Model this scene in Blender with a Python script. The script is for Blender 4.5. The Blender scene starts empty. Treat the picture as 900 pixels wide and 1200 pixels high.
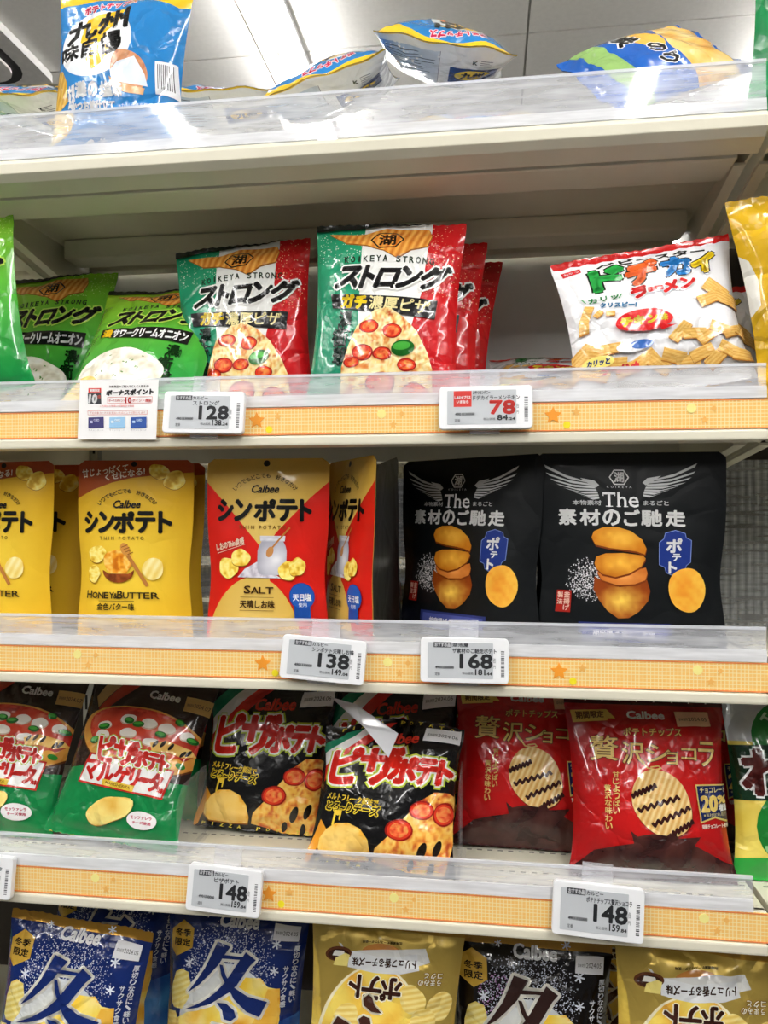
import bpy, math, random
import numpy as np
from mathutils import Vector, geometry

# ---------------------------------------------------------------- camera, world, light, exposure
SC = bpy.context.scene
COL = SC.collection
F_PX, PSI, CAM_Y, CAM_Z, HOR = 901.0, math.radians(7.63), -0.9, 1.30, 605.0
cam = bpy.data.cameras.new('camera')
cam.sensor_fit = 'VERTICAL'; cam.sensor_height = 36.0; cam.sensor_width = 27.0
cam.lens = 36.0 * F_PX / 1200.0
cam.shift_y = 5.0 / 1200.0
cam.clip_start = 0.02
cam_ob = bpy.data.objects.new('camera', cam); COL.objects.link(cam_ob)
cam_ob.location = (0, CAM_Y, CAM_Z); cam_ob.rotation_euler = (math.pi / 2, 0, PSI)
SC.camera = cam_ob
world = bpy.data.worlds.new('store_ambience'); SC.world = world; world.use_nodes = True
world.node_tree.nodes['Background'].inputs[0].default_value = (1.0, 0.985, 0.96, 1)
world.node_tree.nodes['Background'].inputs[1].default_value = 0.09
LAMP = 56.0            # emission of the ceiling strip lamps
vs = SC.view_settings
vs.view_transform = 'Standard'; vs.look = 'None'; vs.gamma = 1.0; vs.use_curve_mapping = False
vs.exposure = 0.22

def PX(px, py, Y):
    a = (px - 450) / F_PX; b = (HOR - py) / F_PX
    t = (Y - CAM_Y) / (math.cos(PSI) + a * math.sin(PSI))
    return Vector((t * (-math.sin(PSI) + a * math.cos(PSI)), Y, CAM_Z + b * t))
def XA(px, Y): return PX(px, 600, Y).x
R = math.radians

# ---------------------------------------------------------------- materials
def lin(c):
    c = np.asarray(c, float) / 255.0
    return np.where(c <= 0.04045, c / 12.92, ((c + 0.055) / 1.055) ** 2.4)
MATS = {}
def mat(name, rgb=(200, 200, 200), rough=0.5, metal=0.0, vary=0.06, scale=40, emit=0, coat=0, bump=0, attr=False, bumpscale=60, spec=.5, crease=0):
    if name in MATS: return MATS[name]
    m = bpy.data.materials.new(name); m.use_nodes = True; MATS[name] = m
    nt = m.node_tree; b = nt.nodes['Principled BSDF']; L = nt.links.new
    c = lin(rgb)
    b.inputs['Roughness'].default_value = rough; b.inputs['Metallic'].default_value = metal
    b.inputs['Coat Weight'].default_value = coat; b.inputs['Coat Roughness'].default_value = .06
    b.inputs['Specular IOR Level'].default_value = spec
    tc = nt.nodes.new('ShaderNodeTexCoord')
    no = nt.nodes.new('ShaderNodeTexNoise'); no.inputs['Scale'].default_value = scale; no.inputs['Detail'].default_value = 3
    L(tc.outputs['Object'], no.inputs['Vector'])
    if attr:
        at = nt.nodes.new('ShaderNodeAttribute'); at.attribute_name = 'Col'
        hsv = nt.nodes.new('ShaderNodeHueSaturation')
        mr = nt.nodes.new('ShaderNodeMapRange'); mr.inputs['To Min'].default_value = 1 - vary; mr.inputs['To Max'].default_value = 1 + vary
        L(no.outputs['Fac'], mr.inputs['Value']); L(mr.outputs[0], hsv.inputs['Value']); L(at.outputs['Color'], hsv.inputs['Color'])
        L(hsv.outputs[0], b.inputs['Base Color'])
    else:
        rp = nt.nodes.new('ShaderNodeValToRGB')
        rp.color_ramp.elements[0].position = .3; rp.color_ramp.elements[1].position = .7
        rp.color_ramp.elements[0].color = (*np.clip(c * (1 - vary), 0, 1), 1); rp.color_ramp.elements[1].color = (*np.clip(c * (1 + vary), 0, 1), 1)
        L(no.outputs['Fac'], rp.inputs[0]); L(rp.outputs[0], b.inputs['Base Color'])
    if bump:
        bp = nt.nodes.new('ShaderNodeBump'); bp.inputs['Strength'].default_value = bump; bp.inputs['Distance'].default_value = .002
        n2 = nt.nodes.new('ShaderNodeTexNoise'); n2.inputs['Scale'].default_value = bumpscale; n2.inputs['Detail'].default_value = 2
        L(tc.outputs['Object'], n2.inputs['Vector']); L(n2.outputs['Fac'], bp.inputs['Height']); L(bp.outputs[0], b.inputs['Normal'])
        if crease:
            ad = nt.nodes.new('ShaderNodeVectorMath'); L(tc.outputs['Object'], ad.inputs[0]); L(at.outputs['Alpha'], ad.inputs[1])
            wp = nt.nodes.new('ShaderNodeMixRGB'); wp.inputs[0].default_value = .02; L(ad.outputs[0], wp.inputs[1]); L(n2.outputs['Color'], wp.inputs[2])
            L(ad.outputs[0], n2.inputs['Vector'])
            vo = nt.nodes.new('ShaderNodeTexVoronoi'); vo.feature = 'DISTANCE_TO_EDGE'; vo.inputs['Scale'].default_value = 17; L(wp.outputs[0], vo.inputs['Vector'])
            v2 = nt.nodes.new('ShaderNodeTexVoronoi'); v2.feature = 'F1'; v2.inputs['Scale'].default_value = 26; L(wp.outputs[0], v2.inputs['Vector'])
            m1 = nt.nodes.new('ShaderNodeMapRange'); m1.inputs['From Max'].default_value = .12; L(vo.outputs['Distance'], m1.inputs['Value'])
            sm = nt.nodes.new('ShaderNodeMath'); sm.operation = 'MULTIPLY_ADD'; sm.inputs[1].default_value = .55; L(m1.outputs[0], sm.inputs[0]); L(v2.outputs['Distance'], sm.inputs[2])
            b2 = nt.nodes.new('ShaderNodeBump'); b2.inputs['Strength'].default_value = crease; b2.inputs['Distance'].default_value = .004
            L(sm.outputs[0], b2.inputs['Height']); L(bp.outputs[0], b2.inputs['Normal']); L(b2.outputs[0], b.inputs['Normal'])
    if emit:
        b.inputs['Emission Color'].default_value = (*c, 1); b.inputs['Emission Strength'].default_value = emit
    return m
def clear_mat(name, tint=(235, 240, 250), body=.2, rough=.06, streak=0.1):
    if name in MATS: return MATS[name]
    m = bpy.data.materials.new(name); m.use_nodes = True; MATS[name] = m
    nt = m.node_tree; L = nt.links.new; b = nt.nodes['Principled BSDF']; out = nt.nodes['Material Output']
    b.inputs['Base Color'].default_value = (*lin(tint), 1); b.inputs['Roughness'].default_value = rough
    b.inputs['Coat Weight'].default_value = .6 if body > .08 else 0; b.inputs['Coat Roughness'].default_value = .03
    tr = nt.nodes.new('ShaderNodeBsdfTransparent'); mx = nt.nodes.new('ShaderNodeMixShader')
    lw = nt.nodes.new('ShaderNodeFresnel'); lw.inputs[0].default_value = 1.45
    tc = nt.nodes.new('ShaderNodeTexCoord'); mp = nt.nodes.new('ShaderNodeMapping'); mp.inputs['Scale'].default_value = (6, 6, 60)
    no = nt.nodes.new('ShaderNodeTexNoise'); no.inputs['Scale'].default_value = 2.5
    L(tc.outputs['Object'], mp.inputs[0]); L(mp.outputs[0], no.inputs['Vector'])
    mr = nt.nodes.new('ShaderNodeMapRange'); mr.inputs['From Min'].default_value = .35; mr.inputs['From Max'].default_value = .7
    mr.inputs['To Min'].default_value = body - streak * .5; mr.inputs['To Max'].default_value = body + streak
    L(no.outputs['Fac'], mr.inputs['Value'])
    lw.inputs[0].default_value = 1.45 if body > .08 else 1.2
    ad = nt.nodes.new('ShaderNodeMath'); ad.operation = 'ADD'; ad.use_clamp = True
    ge = nt.nodes.new('ShaderNodeNewGeometry'); fb = nt.nodes.new('ShaderNodeMath'); fb.operation = 'MULTIPLY_ADD'; fb.inputs[1].default_value = -1; fb.inputs[2].default_value = 1
    L(ge.outputs['Backfacing'], fb.inputs[0]); fm_ = nt.nodes.new('ShaderNodeMath'); fm_.operation = 'MULTIPLY'; L(fb.outputs[0], fm_.inputs[0]); L(lw.outputs[0], fm_.inputs[1])
    L(fm_.outputs[0], ad.inputs[0]); L(mr.outputs[0], ad.inputs[1])
    L(ad.outputs[0], mx.inputs[0]); L(tr.outputs[0], mx.inputs[1]); L(b.outputs[0], mx.inputs[2]); L(mx.outputs[0], out.inputs[0])
    return m
M_FILM = lambda: mat('glossy_printed_film', attr=True, rough=.2, coat=.5, vary=.04, scale=30, bump=.12, bumpscale=45, spec=.35, crease=.7)
M_MATTE = lambda: mat('satin_printed_pouch_film', attr=True, rough=.34, coat=.14, vary=.04, scale=30, bump=.08, bumpscale=35, spec=.25, crease=.12)
M_GOLD = lambda: mat('gold_metallised_film', attr=True, rough=.3, metal=.55, coat=.4, vary=.08, scale=20, bump=.15, bumpscale=45, crease=.45)
M_PAPER = lambda: mat('printed_paper', attr=True, rough=.6, vary=.02, scale=90)
M_METAL = lambda: mat('cream_painted_steel', (228, 223, 202), .38, vary=.03, scale=12)
M_CLEAR = lambda: clear_mat('clear_fence_plastic', (246, 248, 253), body=.25, streak=.12)

# ---------------------------------------------------------------- mesh helpers
def raw_mesh(name, V, faces, m, parent=None, col=None, nrm=None, smooth=False, loc=None, seed=1.0):
    me = bpy.data.meshes.new(name)
    V = np.asarray(V, np.float32); faces = np.asarray(faces, np.int32); k = faces.shape[1]; n = len(faces)
    me.vertices.add(len(V)); me.vertices.foreach_set('co', V.ravel())
    me.loops.add(n * k); me.loops.foreach_set('vertex_index', faces.ravel())
    me.polygons.add(n); me.polygons.foreach_set('loop_start', np.arange(0, n * k, k, dtype=np.int32))
    me.polygons.foreach_set('use_smooth', np.full(n, bool(smooth or nrm is not None)))
    me.update(calc_edges=True)
    if col is not None:
        a = me.color_attributes.new('Col', 'FLOAT_COLOR', 'POINT')
        c4 = np.full((len(V), 4), seed, np.float32); c4[:, :3] = col; a.data.foreach_set('color', c4.ravel())
    if nrm is not None: me.normals_split_custom_set_from_vertices(np.asarray(nrm, np.float32))
    me.materials.append(m)
    o = bpy.data.objects.new(name, me); COL.objects.link(o)
    if parent: o.parent = parent
    if loc is not None: o.location = loc
    return o
class MB:
    def __init__(s): s.v = []; s.f = []
    def box(s, x0, x1, y0, y1, z0, z1):
        b = len(s.v); s.v += [(x, y, z) for z in (z0, z1) for y in (y0, y1) for x in (x0, x1)]
        s.f += [tuple(b + i for i in q) for q in ((0, 2, 3, 1), (4, 5, 7, 6), (0, 1, 5, 4), (2, 6, 7, 3), (0, 4, 6, 2), (1, 3, 7, 5))]; return s
    def prism(s, pts, y0, y1, axis='y'):
        b = len(s.v); n = len(pts)
        for t in (y0, y1):
            for (p, q) in pts: s.v.append((p, t, q) if axis == 'y' else ((t, p, q) if axis == 'x' else (p, q, t)))
        s.f += [tuple(b + i for i in range(n)), tuple(b + n + i for i in reversed(range(n)))]
        s.f += [(b + i, b + n + i, b + n + (i + 1) % n, b + (i + 1) % n) for i in range(n)]; return s
    def build(s, name, m, parent=None, loc=None, bevel=0, smooth=False):
        me = bpy.data.meshes.new(name); me.from_pydata(s.v, [], s.f); me.validate(); me.materials.append(m)
        import bmesh
        bm = bmesh.new(); bm.from_mesh(me); bmesh.ops.recalc_face_normals(bm, faces=bm.faces)
        if bevel: bmesh.ops.bevel(bm, geom=bm.edges[:], offset=bevel, segments=2, affect='EDGES', profile=.6)
        bm.to_mesh(me); bm.free()
        if smooth:
            for p in me.polygons: p.use_smooth = True
        o = bpy.data.objects.new(name, me); COL.objects.link(o)
        if parent: o.parent = parent
        if loc is not None: o.location = loc
        return o
def tag(o, label=None, cat=None, group=None, kind=None):
    if label: o['label'] = label
    if cat: o['category'] = cat
    if group: o['group'] = group
    if kind: o['kind'] = kind
    return o
def empty(name, loc=(0, 0, 0), rot=(0, 0, 0), order='XYZ'):
    o = bpy.data.objects.new(name, None); COL.objects.link(o); o.empty_display_size = .02
    o.location = loc; o.rotation_mode = order; o.rotation_euler = rot
    return o
def rrect(w, h, r, n=4):
    out = []
    for cx, cy, a0 in ((w / 2 - r, h / 2 - r, 0), (-w / 2 + r, h / 2 - r, 90), (-w / 2 + r, -h / 2 + r, 180), (w / 2 - r, -h / 2 + r, 270)):
        for i in range(n + 1):
            a = R(a0 + 90 * i / n); out.append((cx + r * math.cos(a), cy + r * math.sin(a)))
    return out

# ---------------------------------------------------------------- flat print: shapes and lettering laid on a curved film
def vnoise(x, y, seed=0):
    xi = np.floor(x).astype(np.int64); yi = np.floor(y).astype(np.int64); fx = x - xi; fy = y - yi
    fx = fx * fx * (3 - 2 * fx); fy = fy * fy * (3 - 2 * fy)
    def h(a, b):
        n = (a * 374761393 + b * 668265263 + seed * 974711) & 0x7fffffff
        n = ((n ^ (n >> 13)) * 1274126177) & 0x7fffffff
        return ((n ^ (n >> 16)) & 0xffff) / 65535.0
    return (h(xi, yi) * (1 - fx) + h(xi + 1, yi) * fx) * (1 - fy) + (h(xi, yi + 1) * (1 - fx) + h(xi + 1, yi + 1) * fx) * fy
def split_levels(T, C, fun):
    """slice triangles T (n,3,2) with corner colours C (n,3,3) at the integer levels of the linear field fun"""
    f = fun(T); o = np.argsort(f, 1); ii = np.arange(len(T))[:, None]
    f = f[ii, o]; k0 = np.floor(f[:, 0] + 1e-6); k1 = np.ceil(f[:, 2] - 1e-6); n = np.maximum(k1 - k0, 1).astype(int)
    whole = n == 1; oT, oC = [T[whole]], [C[whole]]
    if (~whole).any():
        m = ~whole; V = np.concatenate([T[ii, o], C[ii, o]], -1)[m]; f = f[m]; k0 = k0[m]; n = n[m]
        r = np.repeat(np.arange(len(n)), n); st = np.repeat(np.cumsum(n) - n, n); k = k0[r] + (np.arange(n.sum()) - st)
        V, f = V[r], f[r]; c0 = np.maximum(k, f[:, 0]); c1 = np.minimum(k + 1, f[:, 2])
        def lp(a, b, c): return V[:, a] + (V[:, b] - V[:, a]) * np.clip((c - f[:, a]) / np.maximum(f[:, b] - f[:, a], 1e-9), 0, 1)[:, None]
        def S(c, e): return np.where((c < f[:, 1] + e)[:, None], lp(0, 1, c), lp(1, 2, c))
        L0, L1, S0, S1, M = lp(0, 2, c0), lp(0, 2, c1), S(c0, -1e-6), S(c1, 1e-6), V[:, 1]
        mid = (f[:, 1] > c0 + 1e-6) & (f[:, 1] < c1 - 1e-6); e = ~mid; st3 = lambda a, b, d: np.stack([a, b, d], 1)
        R_ = np.concatenate([st3(L0, S0, S1)[e], st3(L0, S1, L1)[e], st3(M, S1, L1)[mid], st3(M, L1, L0)[mid], st3(M, L0, S0)[mid]])
        oT.append(R_[..., :2]); oC.append(R_[..., 2:])
    T, C = np.concatenate(oT), np.concatenate(oC)
    ar = np.abs((T[:, 1, 0] - T[:, 0, 0]) * (T[:, 2, 1] - T[:, 0, 1]) - (T[:, 1, 1] - T[:, 0, 1]) * (T[:, 2, 0] - T[:, 0, 0])); k = ar > 1e-5
    return T[k], C[k]
GLYPH = {}
def glyphs(s, space=1.0):
    key = (s, space)
    if key not in GLYPH:
        c = bpy.data.curves.new('lettering', 'FONT'); c.body = s; c.size = 1; c.space_character = space
        c.dimensions = '2D'; c.fill_mode = 'FRONT'; c.resolution_u = 2
        o = bpy.data.objects.new('lettering', c); m = o.to_mesh(); m.calc_loop_triangles()
        V = np.array([v.co[:2] for v in m.vertices]); I = np.array([t.vertices[:] for t in m.loop_triangles])
        o.to_mesh_clear(); bpy.data.objects.remove(o); bpy.data.curves.remove(c)
        lo, hi = V.min(0), V.max(0); GLYPH[key] = ((V - lo) / np.maximum(hi - lo, 1e-6), I)
    return GLYPH[key]
def box4(b):
    if len(b) == 4 and np.isscalar(b[0]):
        x0, y0, x1, y1 = b; return np.array([(x0, y0), (x1, y0), (x1, y1), (x0, y1)], float)
    return np.array(b, float)
class Art:
    """2-D print; coordinates are those of any flat drawing whose corner quad (top-left, top-right, bottom-right, bottom-left) maps to the W x H mm film"""
    def __init__(s, W, H, quad, step=6.0):
        s.W, s.H = W, H; s.nu = int(round(W / step)); s.nv = int(round(H / step)); s.L = []; s.layer = 0
        q = box4(quad); d = [(0, H), (W, H), (W, 0), (0, 0)]; A = []; b = []
        for (x, y), (X, Y) in zip(q, d):
            A += [[x, y, 1, 0, 0, 0, -X * x, -X * y], [0, 0, 0, x, y, 1, -Y * x, -Y * y]]; b += [X, Y]
        s.Hm = np.append(np.linalg.solve(np.array(A, float), np.array(b, float)), 1).reshape(3, 3); s.q = q
    def tomm(s, p):
        h = p @ s.Hm[:, :2].T + s.Hm[:, 2]; return h[..., :2] / h[..., 2:3]
    def add(s, T, rgb, same=False, merge=False):
        T = np.asarray(T, float)
        if not same: s.layer += 1
        C = np.asarray(rgb, float)
        if C.ndim == 1: C = np.broadcast_to(lin(C), (len(T), 3, 3)).copy()
        s.L.append((s.layer, T, C, merge))
    def tri(s, pts):
        P = [Vector((p[0], p[1], 0)) for p in pts]; return np.array([[pts[i][:2] for i in t] for t in geometry.tessellate_polygon([P])], float)
    def poly(s, pts, rgb, same=False): s.add(s.tri(pts), rgb, same, merge=True)
    def rect(s, x0, y0, x1, y1, rgb, same=False): s.poly([(x0, y0), (x1, y0), (x1, y1), (x0, y1)], rgb, same)
    def ell_pts(s, cx, cy, rx, ry, rot=0, n=28, wob=0, seed=0):
        rn = random.Random(seed); ph = [rn.uniform(0, 6.28) for _ in range(3)]; c, d = math.cos(R(rot)), math.sin(R(rot)); out = []
        for i in range(n):
            a = 2 * math.pi * i / n; k = 1 + wob * (math.sin(2 * a + ph[0]) + .7 * math.sin(3 * a + ph[1]) + .5 * math.sin(5 * a + ph[2]))
            x, y = rx * k * math.cos(a), ry * k * math.sin(a); out.append((cx + x * c - y * d, cy + x * d + y * c))
        return out
    def ell(s, cx, cy, rx, ry, rgb, rot=0, n=28, wob=0, seed=0, same=False): s.poly(s.ell_pts(cx, cy, rx, ry, rot, n, wob, seed), rgb, same)
    def patch(s, pts, fun, res):
        T = s.tri(pts); C = np.zeros((len(T), 3, 3))
        T, C = split_levels(T, C, lambda t: t[..., 0] / res); T, C = split_levels(T, C, lambda t: t[..., 1] / res)
        s.add(T, lin(np.clip(fun(T[..., 0], T[..., 1]), 0, 255)), merge=res >= 12)
    def stroke(s, pts, w, rgb, same=False):
        if not same: s.layer += 1
        P = np.array(pts, float)
        for a, b in zip(P[:-1], P[1:]):
            d = b - a; n = np.array([-d[1], d[0]]) / max(np.hypot(*d), 1e-6) * w / 2
            s.add([[a + n, b + n, b - n], [a + n, b - n, a - n]], rgb, True)
        for p in P[1:-1]: s.ell(p[0], p[1], w / 2, w / 2, rgb, n=8, same=True)
    def text(s, t, box, rgb, bold=0, out=(), space=1.0, n=8, same=False):
        n_ = n; V, I = glyphs(t, space); q = box4(box); u = V[:, :1]; v = 1 - V[:, 1:]
        if t in 'Il1!': u = .36 + u * .28
        p = q[0] * (1 - u) * (1 - v) + q[1] * u * (1 - v) + q[2] * u * v + q[3] * (1 - u) * v
        T = p[I]
        E = np.sort(np.concatenate([I[:, [0, 1]], I[:, [1, 2]], I[:, [2, 0]]]), 1); E, cnt = np.unique(E, axis=0, return_counts=True); E = E[cnt == 1]
        def fat(d, col, sm):
            if not d: s.add(T, col, sm); return
            A, B = p[E[:, 0]], p[E[:, 1]]; D = B - A; l = np.maximum(np.hypot(D[:, 0], D[:, 1]), 1e-6)[:, None]; D = D / l; A, B = A - D * d * .4, B + D * d * .4
            N = np.stack([-D[:, 1], D[:, 0]], 1) * d; k = l[:, 0] > 1e-4
            a1, b1, b2, a2 = (A + N)[k], (B + N)[k], (B - N)[k], (A - N)[k]
            s.add(np.concatenate([T, np.stack([a1, b1, b2], 1), np.stack([a1, b2, a2], 1)]), col, sm)
        for i, (d, col) in enumerate(out): fat(d, col, False)
        fat(bold, rgb, same)
    def vtext(s, t, box, rgb, bold=0, out=()):
        q = box4(box); n = len(t)
        for i, ch in enumerate(t):
            if ch == ' ': continue
            a, b = i / n, (i + .88) / n; e = lambda k, f: q[k] + (q[3 - k] - q[k]) * f
            s.text(ch, [e(0, a), e(1, a), e(1, b), e(0, b)], rgb, bold, out, n=5)
    def arc(s, t, cx, cy, r, a0, a1, h, rgb, bold=0):
        n = len(t)
        for i, ch in enumerate(t):
            if ch == ' ': continue
            a = R(a0 + (a1 - a0) * (i + .5) / n); w = h * .46; c, d = math.cos(a), math.sin(a)
            P = lambda x, y: (cx + (r + y) * d + x * c, cy - (r + y) * c + x * d)
            s.text(ch, [P(-w, h / 2), P(w, h / 2), P(w, -h / 2), P(-w, -h / 2)], rgb, bold, n=5)
    def bake(s):
        if hasattr(s, 'B'): return s.B
        hx, hy = s.W / s.nu, s.H / s.nv; oT, oC, oL = [], [], []
        for lay, T, C, mg in s.L:
            T = s.tomm(T)
            T, C = split_levels(T, C, lambda t: t[..., 0] / hx); T, C = split_levels(T, C, lambda t: t[..., 1] / hy)
            T, C = split_levels(T, C, lambda t: t[..., 0] / hx - t[..., 1] / hy)
            c = T.mean(1); k = (c[:, 0] > 0) & (c[:, 0] < s.W) & (c[:, 1] > 0) & (c[:, 1] < s.H)
            T, C, c = T[k], C[k], c[k]; ar = np.abs((T[:, 1, 0] - T[:, 0, 0]) * (T[:, 2, 1] - T[:, 0, 1]) - (T[:, 1, 1] - T[:, 0, 1]) * (T[:, 2, 0] - T[:, 0, 0]))
            if mg and len(T):      # whole lattice triangles instead of their pieces
                g = c / (hx, hy); ci = np.floor(g).astype(int); up = (g[:, 0] - ci[:, 0] >= g[:, 1] - ci[:, 1]).astype(int); key = (ci[:, 1] * s.nu + ci[:, 0]) * 2 + up
                uq, inv = np.unique(key, return_inverse=True); full = np.bincount(inv, ar) > hx * hy * .999; fk = uq[full]
                if len(fk):
                    u_, q_ = fk % 2, fk // 2; x0, y0 = q_ % s.nu, q_ // s.nu
                    nT = np.stack([np.stack([x0, y0], 1), np.where(u_[:, None] == 1, np.stack([x0 + 1, y0], 1), np.stack([x0, y0 + 1], 1)), np.stack([x0 + 1, y0 + 1], 1)], 1) * np.array([hx, hy])
                    mc = np.stack([np.bincount(inv, C.mean(1)[:, j] * ar) / np.bincount(inv, ar) for j in range(3)], 1)[full]
                    nC = np.repeat(mc[:, None], 3, 1)
                    if not np.allclose(C.min((0, 1)), C.max((0, 1))):      # shade at the lattice corners
                        nid = np.round(nT / (hx, hy)).astype(int); nid = nid[..., 1] * (s.nu + 1) + nid[..., 0]; nn = (s.nu + 1) * (s.nv + 1)
                        w = np.bincount(nid.ravel(), minlength=nn); vc = np.stack([np.bincount(nid.ravel(), nC[..., j].ravel(), nn) / np.maximum(w, 1) for j in range(3)], 1); nC = vc[nid]
                    kk = ~full[inv]; T, C = np.concatenate([T[kk], nT]), np.concatenate([C[kk], nC]); ar = np.concatenate([ar[kk], np.full(len(nT), hx * hy)])
            kk = ar > .008; oT.append(T[kk]); oC.append(C[kk]); oL.append(np.full(kk.sum(), lay))
        T, C, Ly = np.concatenate(oT), np.concatenate(oC), np.concatenate(oL)
        ar = (T[:, 1, 0] - T[:, 0, 0]) * (T[:, 2, 1] - T[:, 0, 1]) - (T[:, 1, 1] - T[:, 0, 1]) * (T[:, 2, 0] - T[:, 0, 0])
        m = ar < 0; T[m] = T[m][:, ::-1]; C[m] = C[m][:, ::-1]
        s.B = (T, C, Ly); return s.B
    def drape(s, Fp, Fn, dz=.045, z0=.12):
        T, C, Ly = s.bake(); hx, hy = s.W / s.nu, s.H / s.nv
        gx, gy = T[..., 0] / hx, T[..., 1] / hy
        ci = np.clip(np.floor(gx.mean(1)).astype(int), 0, s.nu - 1)[:, None]; cj = np.clip(np.floor(gy.mean(1)).astype(int), 0, s.nv - 1)[:, None]
        a, b = gx - ci, gy - cj
        up = (a.mean(1) >= b.mean(1))[:, None, None]; a, b = a[..., None], b[..., None]
        def ev(G):
            p00, p10, p01, p11 = G[cj, ci], G[cj, ci + 1], G[cj + 1, ci], G[cj + 1, ci + 1]
            return np.where(up, p00 * (1 - a) + p10 * (a - b) + p11 * b, p00 * (1 - b) + p01 * (b - a) + p11 * a)
        P, N = ev(Fp), ev(Fn); N /= np.linalg.norm(N, axis=-1, keepdims=True) + 1e-9
        P = P + N * (z0 + dz * Ly)[:, None, None]
        n = len(P); return P.reshape(-1, 3), np.arange(3 * n).reshape(n, 3), C.reshape(-1, 3), N.reshape(-1, 3)
def grid_normals(G):
    du = np.gradient(G, axis=1); dv = np.gradient(G, axis=0); n = np.cross(du, dv); return n / (np.linalg.norm(n, axis=-1, keepdims=True) + 1e-9)
def flat_print(name, art, parent, m, y=0.0, x0=0, z0=0, z=.1):
    """print on a flat card in the local xz plane facing -y, centred"""
    x = np.linspace(-art.W / 2, art.W / 2, art.nu + 1) + x0; zz = np.linspace(-art.H / 2, art.H / 2, art.nv + 1) + z0
    G = np.zeros((art.nv + 1, art.nu + 1, 3)); G[..., 0] = x; G[..., 2] = zz[:, None]; G[..., 1] = y
    N = np.zeros_like(G); N[..., 1] = -1
    P, f, C, n = art.drape(G, N, z0=z); return raw_mesh(name, P * .001, f, m, parent, C, n)

# ---------------------------------------------------------------- film bags
class Design:
    def __init__(s, art, base, back=(225, 225, 228), seal=(30, 30, 30), st=11, sb=10, kind='pillow', body=None, sticker=None, seal_mat=None, bseal=None):
        s.art, s.base, s.back, s.seal, s.st, s.sb, s.kind, s.body, s.sticker, s.seal_mat = art, base, back, seal, st, sb, kind, body, sticker, seal_mat
        s.bseal = bseal or seal; s.back_art = None
def film(D, T, seed, wr=1.0, deform=None, lean_x=0):
    a = D.art; W, H, nu, nv = a.W, a.H, a.nu, a.nv; rn = np.random.RandomState(seed)
    u = np.linspace(0, 1, nu + 1)[None, :] * np.ones((nv + 1, 1)); z = np.linspace(0, H, nv + 1)[:, None] * np.ones((1, nu + 1))
    s = 2 * u - 1; vb = np.clip((z - D.sb) / (H - D.st - D.sb), 0, 1)
    if D.kind == 'pillow':
        e = vb ** .45 * (1 - vb) ** .6; e /= e.max(); c = np.clip(1 - np.abs(s) ** 2.4, 0, 1) ** .62
        wf = 1 - .085 * e ** 1.5; tb = .85
    else:
        e = np.clip(1 - vb, 0, 1) ** .75 * np.clip(vb / .05, 0, 1) ** .5 * .9 + .1 * (4 * vb * (1 - vb)); c = np.clip(1 - np.abs(s / .97) ** 3, 0, 1) ** .8
        wf = 1 - .07 * np.exp(-((vb - .35) / .22) ** 2); tb = .9
    def wrinkle(sd, n, amp):
        r = np.random.RandomState(sd); w = np.zeros_like(z); x = s * W / 2
        for _ in range(n):
            px, pz = r.uniform(-W * .5, W * .5), r.uniform(0, H); an = r.uniform(0, math.pi); Ln = r.uniform(18, 75); wd = r.uniform(3.5, 9); A = r.uniform(.5, 1.7) * r.choice([-1, 1], p=[.62, .38])
            dx, dz = x - px, z - pz; al = dx * math.cos(an) + dz * math.sin(an); ac = -dx * math.sin(an) + dz * math.cos(an)
            w += A * np.exp(-np.abs(ac + .004 * al * al * r.uniform(-1, 1)) / wd) * np.exp(-(al / Ln) ** 2)
        for side in (0, 1):     # pleats fanning out of the seals
            d = (z - D.sb) if side == 0 else (H - D.st - z)
            for _ in range(9):
                pu = r.uniform(-.95, .95); sl = r.uniform(-.5, .5) - .3 * pu; A = r.uniform(.6, 2.0) * r.choice([-1, 1]); dd = np.clip(d, 0, None)
                w += A * np.exp(-np.abs(x - pu * W / 2 - sl * dd) / r.uniform(3, 6)) * np.exp(-dd / r.uniform(18, 45)) * np.clip(dd / 6, 0, 1)
        for _ in range(3): w += .9 * np.sin(x / r.uniform(18, 40) + r.uniform(0, 6)) * np.sin(z / r.uniform(20, 45) + r.uniform(0, 6))
        return w * amp
    edge = np.clip((1 - np.abs(s)) * W / 2 / 9, 0, 1) * np.clip(vb * 14, 0, 1) * np.clip((1 - vb) * 14, 0, 1)
    nw, am = (24, 1.35) if D.kind == 'pillow' else (9, .42)
    x = s * W / 2 * wf
    if D.kind != 'pillow':
        dt = np.clip(9 - (H - z), 0, 9); x = np.sign(s) * np.minimum(np.abs(x), W / 2 - (9 - np.sqrt(np.clip(81 - dt ** 2, 0, 81))))
    hf = T * e * c + .3 + wrinkle(seed * 7 + 1, nw, am * wr) * edge; hb = T * tb * e * c + .3 + wrinkle(seed * 7 + 2, nw // 2, am * wr) * edge
    ph = rn.uniform(0, 6, 4); g = np.clip(1 - np.minimum(vb, 1 - vb) * 9, 0, 1)
    wave = g * (1.6 * wr * np.sin(s * 5 + ph[0]) + 1.0 * wr * np.sin(s * 11 + ph[1])) * (1 if D.kind == 'pillow' else .3)
    Fg = np.stack([x, -np.maximum(hf, .25) + wave, z], -1); Bg = np.stack([x, np.maximum(hb, .25) + wave, z], -1)
    if D.kind == 'pillow':
        zig = (np.arange(nu + 1) % 2) * 1.3
        for G in (Fg, Bg): G[-1, :, 2] += zig; G[0, :, 2] -= zig
    if deform: deform(Fg, W, H); deform(Bg, W, H)
    return Fg, Bg
COUNT = {}
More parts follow.
